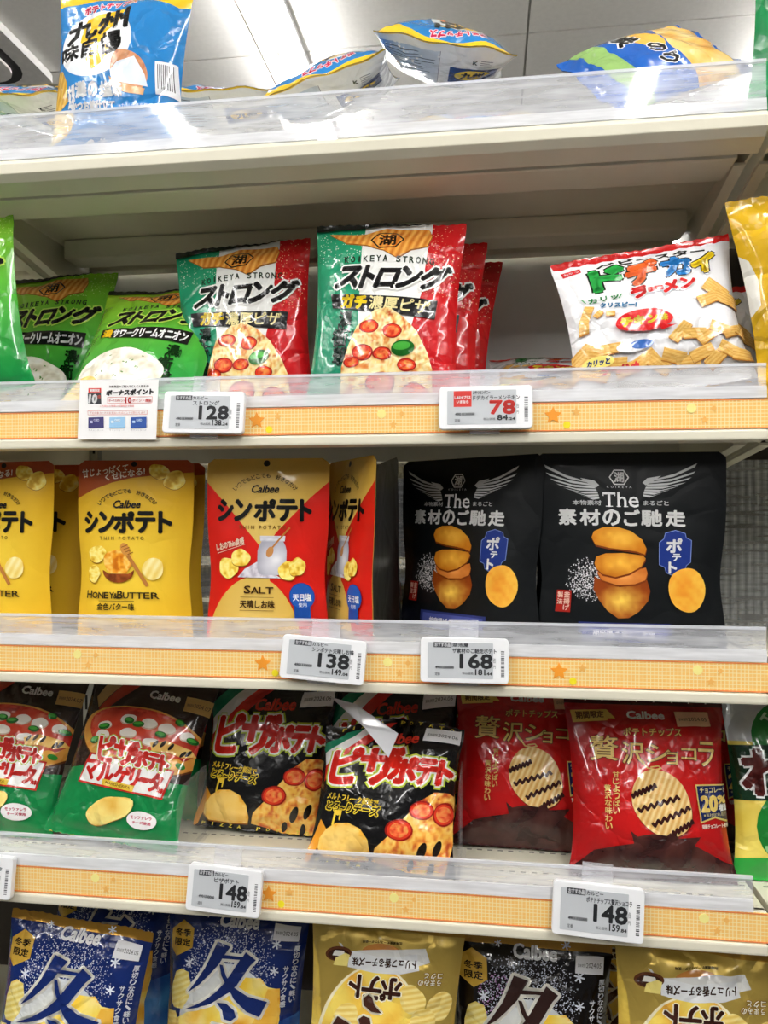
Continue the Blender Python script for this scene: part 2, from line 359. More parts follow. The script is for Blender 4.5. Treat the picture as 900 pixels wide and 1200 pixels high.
def snack(D, name, label, cat, loc, rot=(0, 0, 0), order='YXZ', T=26, seed=1, wr=1.0, group=None, deform=None, sticker=True, printed=True):
    root = empty(name, loc, rot, order); tag(root, label, cat, group)
    if ('behind' in label or 'rearmost' in label) and getattr(D, 'first', None):      # hidden bags share the mesh data of the first of their kind
        def dup(src, par):
            o = src.copy(); COL.objects.link(o); o.parent = par
            for ch in src.children: dup(ch, o)
        for ch in D.first.children: dup(ch, root)
        return root
    if deform is None and printed: D.first = root
    Fg, Bg = film(D, T, seed, wr, deform); nv, nu = D.art.nv, D.art.nu; hy = D.art.H / nv
    jt = nv - max(1, round(D.st / hy)); jb = max(1, round(D.sb / hy))
    FN = grid_normals(Fg); BN = -grid_normals(Bg)
    def piece(nm, j0, j1, rgb, back, m):
        n = (j1 - j0 + 1) * (nu + 1)
        V = np.concatenate([Fg[j0:j1 + 1].reshape(-1, 3), Bg[j0:j1 + 1].reshape(-1, 3)]) * .001
        N = np.concatenate([FN[j0:j1 + 1].reshape(-1, 3), BN[j0:j1 + 1].reshape(-1, 3)])
        j, i = np.meshgrid(np.arange(j1 - j0), np.arange(nu), indexing='ij'); a = (j * (nu + 1) + i).ravel(); w = nu + 1
        f = np.concatenate([np.stack([a, a + 1, a + w + 1], 1), np.stack([a, a + w + 1, a + w], 1)]); fb = f[:, ::-1] + n
        rows = np.arange(j1 - j0) * w; l0, l1 = rows, rows + w; r0, r1 = rows + nu, rows + nu + w
        side = np.concatenate([np.stack([l0, l1, l1 + n], 1), np.stack([l0, l1 + n, l0 + n], 1), np.stack([r0, r0 + n, r1 + n], 1), np.stack([r0, r1 + n, r1], 1)])
        C = np.concatenate([np.broadcast_to(lin(rgb), (n, 3)), np.broadcast_to(lin(back), (n, 3))])
        return raw_mesh(nm, V, np.concatenate([f, fb, side]), m, root, C, N, seed=seed * .37)
    bm_ = D.body or (M_FILM() if D.kind == 'pillow' else M_MATTE())
    body = piece('film_body', jb, jt, D.base, D.back, bm_)
    piece('top_seal', jt, nv, D.seal, D.seal, D.seal_mat or bm_); piece('bottom_seal', 0, jb, D.bseal, D.bseal, D.seal_mat or bm_)
    if printed:
        P, f, C, N = D.art.drape(Fg, FN); raw_mesh('front_print', P * .001, f, M_FILM() if D.kind == 'pillow' else M_MATTE(), body, C, N, seed=seed * .37)
    if D.back_art:
        Gb = Bg[:, ::-1]; P, f, C, N = D.back_art.drape(Gb, grid_normals(Gb)); raw_mesh('back_print', P * .001, f, M_FILM(), body, C, N, seed=seed * .37)
    if D.sticker and sticker:
        P, f, C, N = D.sticker.drape(Fg, FN, z0=2.6); raw_mesh('date_sticker', P * .001, f, M_PAPER(), root, C, N)
    return root
def sticker_art(a, box, date, rgb=(235, 235, 238)):
    st = Art(a.W, a.H, a.q, a.W / a.nu); st.nu, st.nv = a.nu, a.nv; q = box4(box); st.poly(q, rgb)
    c = lambda u, v: q[0] * (1 - u) * (1 - v) + q[1] * u * (1 - v) + q[2] * u * v + q[3] * (1 - u) * v
    st.text('賞味期限', [c(.08, .42), c(.36, .42), c(.36, .62), c(.08, .62)], (40, 40, 40)); st.text(date, [c(.38, .38), c(.92, .38), c(.92, .64), c(.38, .64)], (30, 30, 30))
    return st

# food pictures as print
def ridged(ax, ay, ang, per, c0, c1, seed=0, noise=.5):
    ca, sa = math.cos(R(ang)), math.sin(R(ang)); c0, c1 = np.array(c0, float), np.array(c1, float)
    def f(x, y):
        w = .5 + .5 * np.sin(((x - ax) * ca + (y - ay) * sa) * 2 * math.pi / per); n = vnoise(x / per * .9, y / per * .9, seed) * noise
        k = np.clip(w * (1 - noise) + n, 0, 1)[..., None]; return c0 * (1 - k) + c1 * k
    return f
def mottle(cs, per, seed=0, power=1.0):
    cs = np.array(cs, float)
    def f(x, y):
        n = vnoise(x / per, y / per, seed) * .65 + vnoise(x / per * 2.3, y / per * 2.3, seed + 5) * .35
        n = np.clip((n - .2) / .6, 0, .9999) ** power * (len(cs) - 1); i = np.minimum(n.astype(int), len(cs) - 2); t = (n - i)[..., None]
        return cs[i] * (1 - t) + cs[i + 1] * t
    return f
def radial(cx, cy, rx, ry, c0, c1, seed=0, noise=.2, per=12):
    c0, c1 = np.array(c0, float), np.array(c1, float)
    def f(x, y):
        r = np.clip(np.hypot((x - cx) / rx, (y - cy) / ry) + (vnoise(x / per, y / per, seed) - .5) * noise, 0, 1)[..., None]; return c0 * (1 - r) + c1 * r
    return f
def pizza_top(a, pts, k, seed, tomatoes=(), basil=(), moz=(), cs=((190, 70, 30), (235, 170, 70), (250, 215, 120), (245, 200, 95), (215, 90, 40))):
    a.patch(pts, mottle(cs, 9 * k, seed), 4 * k)
    for (x, y, rx, ry) in moz:
        a.ell(x, y + 1.5 * k, rx * 1.05, ry * 1.05, (215, 185, 160), wob=.05, seed=int(x)); a.ell(x, y, rx, ry, (248, 240, 228), wob=.05, seed=int(x))
    for (x, y, rx, ry) in tomatoes:
        a.ell(x, y, rx, ry, (150, 25, 15), wob=.03, seed=int(x)); a.ell(x, y, rx * .88, ry * .85, (222, 55, 30)); a.patch(a.ell_pts(x, y, rx * .68, ry * .66), mottle([(200, 40, 20), (240, 110, 60), (235, 160, 80)], 5 * k, seed + 3), 3 * k)
    for (x, y, rx, ry, ro) in basil:
        a.ell(x, y, rx, ry, (25, 100, 30), ro); a.ell(x - rx * .1, y - ry * .25, rx * .75, ry * .5, (70, 170, 60), ro)
def speckle(a, box, n, size, rgb, seed, fall=None):
    rn = random.Random(seed); T = []
    while len(T) < n:
        x, y = rn.uniform(box[0], box[2]), rn.uniform(box[1], box[3])
        if fall and rn.random() > fall(x, y): continue
        r = size * rn.uniform(.4, 1.2); an = rn.uniform(0, 6); T.append([(x + r * math.cos(an + k * 2.1), y + r * math.sin(an + k * 2.1)) for k in range(3)])
    a.add(np.array(T), rgb)
def hexlogo(a, cx, cy, rx, ry, rgb, w, ch='湖', skew=0):
    P = [(cx + rx * math.cos(R(60 * i)), cy + ry * math.sin(R(60 * i)) - skew * math.cos(R(60 * i)) * rx) for i in range(7)]
    a.stroke(P, w, rgb); a.text(ch, [(cx - rx * .5, cy - ry * .62 + skew * rx * .5), (cx + rx * .5, cy - ry * .62 - skew * rx * .5), (cx + rx * .5, cy + ry * .6 - skew * rx * .5), (cx - rx * .5, cy + ry * .6 + skew * rx * .5)], rgb, w * .3)

# ---------------------------------------------------------------- print designs
WHITE, BLACK = (245, 245, 245), (18, 18, 20)
def design_strong(green):
    a = Art(195, 242, [(343, 38), (752, 58), (740, 524), (333, 514)])
    if green:
        a.patch([(330, 30), (760, 45), (750, 560), (325, 560)], lambda x, y: np.stack([150 - (y - 60) * .26 + (410 - x) * .05, 200 - (y - 60) * .14, 40 + (y - 60) * .06], -1), 24)
        speckle(a, (560, 50, 760, 140), 240, 2.2, (200, 235, 120), 5)
    else:
        a.patch([(330, 30), (482, 40), (474, 140), (468, 560), (325, 560)], lambda x, y: np.stack([30 + 0 * x, 150 - (y - 60) * .03, 105 + 0 * x], -1), 30)
        a.poly([(482, 30), (664, 40), (668, 200), (640, 330), (650, 560), (468, 560), (474, 140)], (240, 240, 236))
        a.poly([(664, 40), (760, 50), (750, 560), (700, 560), (660, 440), (622, 345), (650, 250)], (200, 22, 28))
        speckle(a, (350, 60, 480, 150), 130, 2.0, (215, 240, 225), 6); speckle(a, (640, 60, 745, 260), 170, 2.0, (250, 190, 150), 7)
    tip = [(380, 62), (430, 68), (480, 72), (540, 58), (600, 62), (655, 66), (664, 90), (655, 122), (610, 130), (575, 152), (535, 128), (490, 112), (430, 100)]
    a.poly([(x + 2, y + 4) for x, y in tip], (150, 90, 30))
    a.patch(tip, ridged(500, 90, 20, 19, (205, 110, 30), (255, 195, 95), 3, .3), 5)
    hexlogo(a, 545, 98, 44, 26, (30, 20, 10), 4)
    kc = (20, 50, 30)
    V = 'KOIKEYA STRONG'
    for i, ch in enumerate(V):
        if ch != ' ':
            x = 426 + i * 18.4; yy = 150 + abs(i - 6) * .6 - 5 + i * 1.3; a.text(ch, [(x, yy - 9), (x + 12, yy - 8), (x + 12, yy + 9), (x, yy + 8)], kc, .5, n=4)
    q = lambda x0, y0, x1, y1, sh=14, sl=.04: [(x0 + sh, y0 + (x0 - 405) * sl), (x1 + sh, y0 + (x1 - 405) * sl), (x1 - sh * .4, y1 + (x1 - 405) * sl), (x0 - sh * .4, y1 + (x0 - 405) * sl)]
    for i, (ch, x0, x1, y0, y1) in enumerate((('ス', 405, 470, 172, 224), ('ト', 478, 512, 170, 226), ('ロ', 520, 575, 180, 226), ('ン', 582, 640, 174, 228), ('グ', 644, 712, 172, 230))):
        a.text(ch, q(x0, y0, x1, y1), BLACK, 4.2, out=[(9, (250, 250, 245) if not green else (190, 225, 90))] if i < 9 else ())
    a.poly([(388, 240), (694, 272), (688, 320), (395, 278)], BLACK)
    if green:
        a.text('濃', [(398, 246), (430, 249), (432, 282), (400, 278)], (250, 205, 40), 1.6); a.text('サワークリームオニオン', [(436, 250), (684, 277), (680, 312), (438, 283)], WHITE, 1.4)
    else:
        a.text('ガチ', [(424, 246), (496, 253), (492, 287), (422, 278)], (250, 215, 40), 2.6); a.text('濃厚ピザ', [(504, 254), (676, 274), (666, 308), (502, 288)], (250, 235, 170), .9)
    vx, vc = (612, (10, 55, 15)) if green else (395, (15, 45, 35))
    for ch, x, y, sz in (('濃', 22, 290, 36), ('い', 20, 322, 16), ('衝', 4, 335, 44), ('撃', 10, 382, 42)): y += 36 if green else 0; a.text(ch, (vx + x, y, vx + x + sz, y + sz), vc, 1.6, n=6)
    a.text('この', (vx + 50, 340, vx + 66, 368), vc, .6, n=4)
    if green:
        pts = a.ell_pts(500, 420, 130, 85, 0, 40, .05, 4)
        a.poly([(x, y + 6) for x, y in pts], (90, 150, 60)); a.patch(pts, mottle([(205, 195, 170), (245, 240, 225), (252, 250, 244)], 22, 2), 9)
        rn = random.Random(3)
        for _ in range(24): a.ell(500 + rn.uniform(-90, 90), 410 + rn.uniform(-50, 50), 4, 2, (90, 130, 60), rn.uniform(0, 180), 8, same=_ > 0)
        a.patch(a.ell_pts(400, 490, 60, 70, 10, 30, .03, 2), ridged(400, 490, 60, 20, (225, 180, 80), (250, 225, 140), 2), 7)
    else:
        out = [(432, 430), (448, 380), (470, 330), (520, 292), (560, 288), (600, 312), (640, 350), (668, 400), (680, 440), (670, 560), (430, 560)]
        pizza_top(a, out, 1.6, 11, tomatoes=((505, 333, 28, 18), (572, 348, 27, 18), (490, 398, 30, 20), (545, 402, 26, 16), (460, 420, 22, 14), (612, 430, 26, 15), (540, 470, 40, 24), (630, 490, 34, 22)),
                  basil=((602, 390, 32, 19, -6),), cs=((205, 90, 45), (245, 205, 120), (252, 235, 185), (250, 225, 150), (225, 130, 60)))
    a.rect(330, 20, 770, 55, (8, 14, 12)); 
    return Design(a, (70, 160, 50) if green else (235, 235, 230), (60, 140, 50) if green else (190, 25, 30), (10, 16, 14), bseal=(60, 140, 50) if green else (200, 160, 90))
def design_dodekai():
    a = Art(212, 180, [(342, 252), (812, 186), (850, 690), (395, 690)]); S = [(0, 0)]
    a.poly([(330, 240), (830, 170), (870, 720), (380, 720)], (240, 240, 242))
    top = [(330, 230), (830, 160), (830, 206)] + [(830 - i * 20, 207 + i * 2.75 + (3 if i % 2 else -3)) for i in range(1, 25)]
    a.poly(top, (205, 30, 30))
    a.poly([(364, 286), (410, 276), (412, 290), (368, 303)], (210, 35, 40)); a.text('おやつ', [(370, 289), (406, 281), (407, 288), (372, 296)], WHITE, n=4)
    a.text('ベビースター', [(450, 268), (738, 232), (740, 254), (452, 290)], (30, 30, 30), 1.5, out=[(5, WHITE)])
    for ch, c, q in (('ド', (40, 165, 70), [(432, 298), (508, 284), (516, 358), (440, 366)]), ('デ', (238, 100, 40), [(520, 290), (596, 272), (602, 350), (526, 364)]),
                     ('カ', (40, 130, 205), [(614, 280), (688, 266), (694, 330), (618, 340)]), ('イ', (240, 205, 30), [(700, 268), (762, 256), (762, 320), (704, 332)])):
        a.text(ch, q, c, 7, out=[(14, WHITE), (11, BLACK)], n=10)
    for ch, q in zip('ラーメン', ([(526, 378), (566, 370), (570, 402), (530, 410)], [(572, 380), (610, 376), (611, 386), (573, 391)], [(612, 364), (652, 358), (654, 394), (614, 398)], [(660, 356), (702, 346), (704, 384), (662, 392)])):
        a.text(ch, q, (222, 35, 35), 3.4, out=[(7, (215, 215, 215)), (5.5, WHITE)])
    a.text('カリッ', [(418, 392), (492, 386), (494, 402), (420, 408)], (40, 140, 70), 1); a.text('クリスピー!', [(446, 410), (538, 422), (536, 438), (446, 424)], (30, 120, 170), 1)
    a.stroke([(402, 388), (412, 404)], 3, (40, 140, 70)); a.stroke([(502, 388), (494, 402)], 3, (40, 140, 70))
    g0, g1 = (214, 150, 60), (250, 215, 130)
    sticks = [(765, 395, 42, 24, 40), (800, 430, 46, 22, 25), (735, 430, 30, 20, -20), (412, 440, 12, 26, 20), (440, 445, 8, 12, 50), (470, 448, 12, 8, 10), (405, 480, 12, 20, 0)]
    sticks += [(650 + i * 38, 530 + (i % 3) * 10, 34, 17, (i * 53) % 90 - 45) for i in range(6)] + [(400 + i * 36, 556 + (i % 2) * 8, 30, 15, (i * 67) % 90 - 45) for i in range(3)] + [(400 + i * 38, 600 + (i % 2) * 18, 34, 18, (i * 71) % 90 - 45) for i in range(12)]
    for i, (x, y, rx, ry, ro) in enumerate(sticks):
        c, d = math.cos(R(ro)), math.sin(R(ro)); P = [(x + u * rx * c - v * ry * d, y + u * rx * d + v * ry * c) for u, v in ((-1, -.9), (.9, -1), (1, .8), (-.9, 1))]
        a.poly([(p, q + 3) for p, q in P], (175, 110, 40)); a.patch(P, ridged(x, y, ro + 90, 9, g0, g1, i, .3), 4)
    blob = a.ell_pts(555, 484, 72, 35, 0, 40, .035, 8); a.poly(blob, (222, 32, 35)); a.poly([(590, 505), (640, 508), (598, 520)], (222, 32, 35))
    a.text('チキン', [(494, 472), (588, 468), (590, 494), (496, 498)], (250, 230, 60), 2.4); a.text('味', (594, 472, 616, 492), (250, 230, 60), 1)
    a.ell(440, 590, 36, 18, (240, 225, 120)); a.text('カリッと', (414, 582, 466, 598), (40, 60, 120), 1); a.text('ラーメン丸', (450, 604, 540, 628), (215, 60, 60), 2)
    a.ell(520, 560, 40, 16, (250, 250, 250)); a.ell(545, 556, 30, 14, (60, 110, 190))
    return Design(a, (240, 240, 242), (232, 232, 235), (208, 30, 30), st=9, bseal=(205, 40, 40))
def pouch_common(a, cx, y0, s, arc_r):
    a.arc('いつでもどこでも 好きなだけ', cx, y0 + arc_r, arc_r, -52, 52, 19 * s, (60, 50, 20), .4)
    a.text('Calbee', [(cx - 50 * s, y0 + 42 * s), (cx + 63 * s, y0 + 42 * s), (cx + 55 * s, y0 + 75 * s), (cx - 58 * s, y0 + 75 * s)], (25, 25, 25), 1.3)
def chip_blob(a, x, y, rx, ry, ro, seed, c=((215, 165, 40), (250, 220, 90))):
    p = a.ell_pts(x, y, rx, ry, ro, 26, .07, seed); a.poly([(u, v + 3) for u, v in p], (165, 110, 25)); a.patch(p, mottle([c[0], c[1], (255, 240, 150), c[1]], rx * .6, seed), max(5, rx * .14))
def design_honey():
    a = Art(158, 234, [(330, 103), (828, 103), (786, 850), (340, 850)])
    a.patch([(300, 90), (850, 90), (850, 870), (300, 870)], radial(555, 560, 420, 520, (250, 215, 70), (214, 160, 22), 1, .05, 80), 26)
    a.patch([(300, 90), (850, 90), (850, 160), (740, 168), (640, 178), (560, 188), (480, 208), (400, 240), (345, 272), (300, 300)], lambda x, y: np.stack([165 + 0 * x, 62 + (y - 100) * .1, 18 + 0 * y], -1), 30)
    a.text('甘じょっぱくて', [(348, 148), (545, 120), (545, 152), (352, 186)], (250, 240, 220), .8, n=5); a.text('くせになる!', [(448, 168), (618, 138), (620, 172), (452, 200)], (250, 240, 220), .8, n=5)
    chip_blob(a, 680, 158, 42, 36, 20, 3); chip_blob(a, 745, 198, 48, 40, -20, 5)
    a.ell(572, 122, 13, 13, (20, 10, 5))
    pouch_common(a, 548, 248, 1, 155)
    for ch, x0, x1 in (('シ', 372, 424), ('ン', 434, 496), ('ポ', 500, 578), ('テ', 590, 664), ('ト', 684, 730)): a.text(ch, (x0, 342, x1, 428), (22, 22, 20), 5)
    a.text('THIN POTATO', (437, 447, 622, 461), (110, 85, 20), .3, space=1.7, n=4)
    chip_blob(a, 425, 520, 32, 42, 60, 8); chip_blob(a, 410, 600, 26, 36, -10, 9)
    bowl = [(450, 585)] + [(517 - 67 * math.cos(R(t)), 588 + 48 * math.sin(R(t))) for t in range(0, 181, 15)] + [(584, 585), (560, 600), (475, 600)]
    a.patch(a.ell_pts(515, 553, 58, 56, 0, 30, .06, 3), mottle([(205, 110, 15), (245, 165, 40), (255, 215, 120), (250, 180, 50)], 24, 4), 8)
    a.patch(bowl, mottle([(110, 50, 15), (165, 85, 35)], 20, 2), 8)
    a.stroke([(540, 490), (560, 530), (640, 648)], 15, (190, 125, 60)); a.ell(545, 500, 18, 28, (215, 150, 70), -25)
    for k in range(4): a.stroke([(530 + k * 9, 492 + k * 10), (556 + k * 8, 482 + k * 10)], 3, (140, 80, 30))
    a.patch(a.ell_pts(662, 580, 44, 44, 0, 30, .03, 5), ridged(640, 560, 30, 30, (240, 205, 90), (255, 245, 190), 6), 8)
    for ch, x, w, h in zip('HONEY&BUTTER', (385, 410, 436, 461, 483, 502, 516, 540, 566, 594, 624, 654), (22, 23, 22, 18, 20, 14, 22, 23, 26, 26, 24, 30), (0, 6, 6, 6, 6, 10, 0, 6, 6, 6, 6, 6)):
        a.text(ch, (x, 668 + h, x + w, 698), (45, 35, 15), .8, n=4)
    a.rect(440, 707, 585, 709, (90, 70, 20)); a.text('金色バター味', (435, 717, 585, 743), (45, 35, 15), .7, n=4)
    a.text('42g', (398, 788, 440, 824), (120, 95, 40)); a.text('ひまわり油100%フライ', (456, 788, 628, 806), (120, 95, 40), n=4); a.text('ビタミンEたっぷり', (456, 813, 594, 829), (120, 95, 40))
    return Design(a, (232, 185, 45), (196, 150, 40), (165, 64, 20), st=5, sb=5, kind='pouch', bseal=(225, 180, 50))
def design_salt():
    a = Art(162, 234, [(70, 92), (585, 88), (562, 826), (102, 826)])
    G = (214, 178, 80)
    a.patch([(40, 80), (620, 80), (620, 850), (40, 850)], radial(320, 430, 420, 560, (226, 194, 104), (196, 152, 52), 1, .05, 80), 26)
    RD = lambda x, y: np.stack([205 + (vnoise(x / 60, y / 60, 2) - .5) * 24, 28 + 0 * y, 16 + 0 * x], -1)
    a.patch([(40, 160), (160, 290), (312, 468), (300, 850), (40, 850)], RD, 26); a.patch([(620, 155), (500, 270), (372, 412), (340, 470), (380, 850), (620, 850)], RD, 26)
    a.patch(a.ell_pts(290, 830, 178, 245, 0, 50), radial(290, 720, 200, 260, (230, 198, 108), (208, 168, 70), 1, .05, 80), 26)
    a.ell(324, 112, 14, 14, (15, 10, 5)); pouch_common(a, 322, 168, 1.0, 165)
    for ch, x0, x1 in (('シ', 133, 192), ('ン', 204, 268), ('ポ', 285, 366), ('テ', 378, 452), ('ト', 470, 508)): a.text(ch, (x0, 275, x1, 360), (22, 22, 20), 5)
    a.text('THIN POTATO', (222, 382, 412, 397), (120, 85, 20), .3, space=1.7, n=4)
    a.text('しおのThin食感', [(124, 458), (243, 428), (246, 456), (128, 488)], (245, 225, 200), .8, n=4); a.stroke([(130, 496), (250, 458)], 2, (245, 225, 200))
    a.patch([(222, 588), (250, 556), (300, 528), (350, 560), (400, 590)], mottle([(168, 160, 175), (215, 210, 220), (235, 232, 238)], 12, 4), 7)
    jar = [(318, 446), (308, 464), (302, 484), (302, 552), (310, 572), (326, 578), (398, 578), (414, 572), (421, 552), (420, 484), (414, 464), (404, 446)]
    a.patch(jar, radial(372, 520, 76, 80, (242, 242, 246), (168, 168, 182), 7, .25, 26), 9); a.patch([(310, 424), (412, 424), (410, 446), (312, 446)], ridged(360, 435, 90, 11, (180, 180, 192), (235, 235, 240), 2, .2), 5)
    a.stroke([(345, 505), (362, 470), (428, 390)], 7, (190, 120, 50)); a.ell(352, 488, 14, 22, (200, 140, 80), 20)
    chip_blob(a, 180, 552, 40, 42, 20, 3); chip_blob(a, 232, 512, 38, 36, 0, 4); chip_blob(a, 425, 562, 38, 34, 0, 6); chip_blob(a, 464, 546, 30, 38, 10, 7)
    for ch, x, w, h in zip('SALT', (252, 280, 312, 340), (25, 30, 26, 30), (0, 5, 5, 5)): a.text(ch, (x, 620 + h, x + w, 648), (60, 35, 10), 1, n=4)
    a.rect(238, 662, 372, 664, (130, 90, 30)); a.text('天晴しお味', (238, 674, 375, 703), (60, 35, 10), .8, n=4); a.rect(238, 711, 372, 713, (130, 90, 30))
    a.poly([(450, 680), (508, 680), (508, 752), (479, 738), (450, 752)], (20, 70, 150)); a.ell(480, 657, 47, 50, (18, 66, 150)); a.ell(480, 657, 43, 46, (30, 85, 170))
    a.text('天日塩', (447, 649, 514, 675), WHITE, .9, n=4); a.text('使用', (466, 682, 496, 697), WHITE, n=4)
    a.text('42g', (187, 755, 240, 783), (130, 95, 40)); a.text('ひまわり油100%フライ', (262, 748, 432, 766), (130, 95, 40)); a.text('ビタミンEたっぷり!', (262, 772, 396, 790), (130, 95, 40))
    return Design(a, G, (190, 150, 60), G, st=5, sb=5, kind='pouch')
def design_the():
    a = Art(222, 236, [(3, 85), (714, 68), (700, 840), (0, 845)]); K = (14, 17, 19); SV = (206, 208, 208)
    a.poly([(-20, 50), (740, 50), (740, 880), (-20, 880)], K)
    for sg, cx, y0 in ((1, 322, 0), (-1, 322, 6)):
        tips = [(605, 116), (598, 148), (582, 172), (560, 192), (532, 208), (500, 222), (470, 236), (440, 250)]
        roots = [(440, 184), (428, 192), (418, 202), (412, 212), (408, 222), (404, 232), (402, 242), (400, 251)]
        for k in range(7):
            (tx, ty), (rx, ry) = tips[k], roots[k]; (ux, uy), (wx, wy) = roots[k + 1], tips[k + 1]
            mx, my = (tx + rx) / 2, (ty + ry) / 2 + 8; nx, ny = (ux + wx) / 2, (uy + wy) / 2 + 6
            P = [(rx, ry), (mx, my), (tx, ty), (tx * .55 + wx * .45 - 6, ty * .5 + wy * .5), (nx * .75 + mx * .25, ny * .72 + my * .28), (ux * .8 + rx * .2, uy * .75 + ry * .25)]
            f = (lambda p: p) if sg > 0 else (lambda p: (640 - p[0], p[1] + 12))
            a.poly([f(p) for p in P], SV, k > 0)
        a.poly([(f2[0] if sg > 0 else 640 - f2[0], f2[1] + (0 if sg > 0 else 12)) for f2 in ((400, 196), (418, 178), (470, 168), (440, 190), (412, 206))], SV, True)
    hexlogo(a, 314, 176, 35, 32, (225, 225, 222), 4.5); a.text('KOIKEYA', (268, 210, 360, 218), SV, space=1.8)
    a.text('T', (252, 236, 298, 292), WHITE, .8, n=4); a.text('h', (306, 234, 338, 292), WHITE, .8, n=4); a.text('e', (347, 252, 383, 293), WHITE, .8, n=4)
    a.rect(262, 289, 288, 292, WHITE, True); a.rect(252, 236, 255, 250, WHITE, True); a.rect(295, 236, 298, 250, WHITE, True); a.rect(302, 289, 318, 292, WHITE, True); a.rect(328, 289, 344, 292, WHITE, True)
    a.text('本物素材', (140, 268, 245, 287), SV, .5, n=4); a.text('まるごと', (400, 266, 493, 284), SV, .5, n=4)
    for ch, x0, x1 in (('素', 88, 150), ('材', 166, 238), ('の', 250, 312), ('ご', 328, 384), ('馳', 392, 466), ('走', 482, 552)): a.text(ch, (x0, 304, x1, 364), (238, 238, 236), 2.4)
    speckle(a, (75, 480, 235, 680), 620, 3.2, (225, 225, 228), 4, lambda x, y: max(0, 1 - ((x - 185) / 95) ** 2 - ((y - 575) / 90) ** 2) ** 1.2)
    bod = [(205, 560), (228, 575), (300, 600), (372, 592), (408, 570), (420, 612), (410, 650), (375, 690), (335, 716), (295, 718), (255, 690), (222, 650), (200, 610)]
    a.patch(bod, radial(310, 652, 105, 75, (255, 215, 90), (140, 60, 12), 3, .25, 14), 9)
    def slab(pts, c0, c1, cx, cy, sd): a.poly([(x + 1, y + 7) for x, y in pts], (120, 50, 10)); a.patch(pts, radial(cx, cy, 115, 60, c0, c1, sd, .3, 18), 9)
    slab([(215, 545), (240, 538), (330, 545), (405, 524), (411, 545), (402, 572), (360, 588), (290, 592), (232, 575)], (240, 160, 80), (190, 100, 30), 320, 560, 4)
    slab([(207, 512), (216, 486), (252, 473), (320, 470), (395, 478), (405, 490), (388, 520), (340, 548), (286, 562), (236, 552), (214, 532)], (250, 190, 70), (190, 110, 20), 310, 510, 5)
    slab([(203, 412), (214, 388), (250, 372), (300, 370), (352, 386), (392, 418), (408, 452), (402, 474), (372, 464), (330, 458), (270, 452), (216, 440)], (252, 195, 75), (200, 120, 22), 310, 410, 6)
    bd = [(480, 392), (516, 381), (552, 392), (556, 408), (576, 418), (576, 500), (560, 512), (556, 530), (520, 556), (484, 540), (478, 520), (458, 512), (458, 428), (474, 414)]
    a.poly([(517 + (x - 517) * 1.05, 469 + (y - 469) * 1.03) for x, y in bd], (120, 140, 200)); a.poly(bd, (24, 48, 125))
    a.text('ポ', (484, 412, 540, 464), WHITE, 2.4); a.text('テ', (506, 470, 538, 496), WHITE, 1.2); a.text('ト', (494, 502, 522, 542), WHITE, 2.4)
    ch_ = a.ell_pts(562, 605, 71, 86, 8, 34, .025, 3); a.patch(ch_, radial(545, 610, 90, 110, (236, 150, 40), (246, 190, 70), 7, .7, 16), 9)
    a.rect(62, 617, 117, 700, (165, 32, 22)); a.vtext('釜揚げ', (90, 624, 112, 696), (240, 210, 190), .5); a.vtext('製法', (66, 624, 86, 674), (240, 210, 190), .5)
    a.rect(150, 734, 490, 776, (40, 50, 110)); a.rect(165, 744, 476, 804, (70, 80, 150)); a.text('胡麻揚げ 塩とごま油', (205, 760, 425, 788), (225, 225, 240), 1)
    return Design(a, K, (22, 24, 26), (16, 18, 20), st=5, sb=5, kind='pouch')
def logo_pizza(a, m, k=1.0):
    """the pizza potato wordmark; m maps (x, y) of its own drawing to the bag's"""
    Q = lambda x0, y0, x1, y1: [m(x0, y0), m(x1, y0), m(x1, y1), m(x0, y1)]
    L_ = (('ピ', Q(140, 300, 272, 486)), ('ザ', Q(278, 300, 462, 484)), ('ポ', Q(418, 352, 534, 470)), ('テ', Q(540, 352, 622, 468)), ('ト', Q(634, 350, 688, 462)))
    for d, c in ((25 * k, (190, 205, 60)), (17.5 * k, (250, 248, 235))):
        for i, (ch, q) in enumerate(L_): a.text(ch, q, c, d, n=12, same=i > 0)
    for i, (ch, q) in enumerate(L_): a.text(ch, q, (220, 38, 26), 9.5 * k, n=10, same=i > 0)
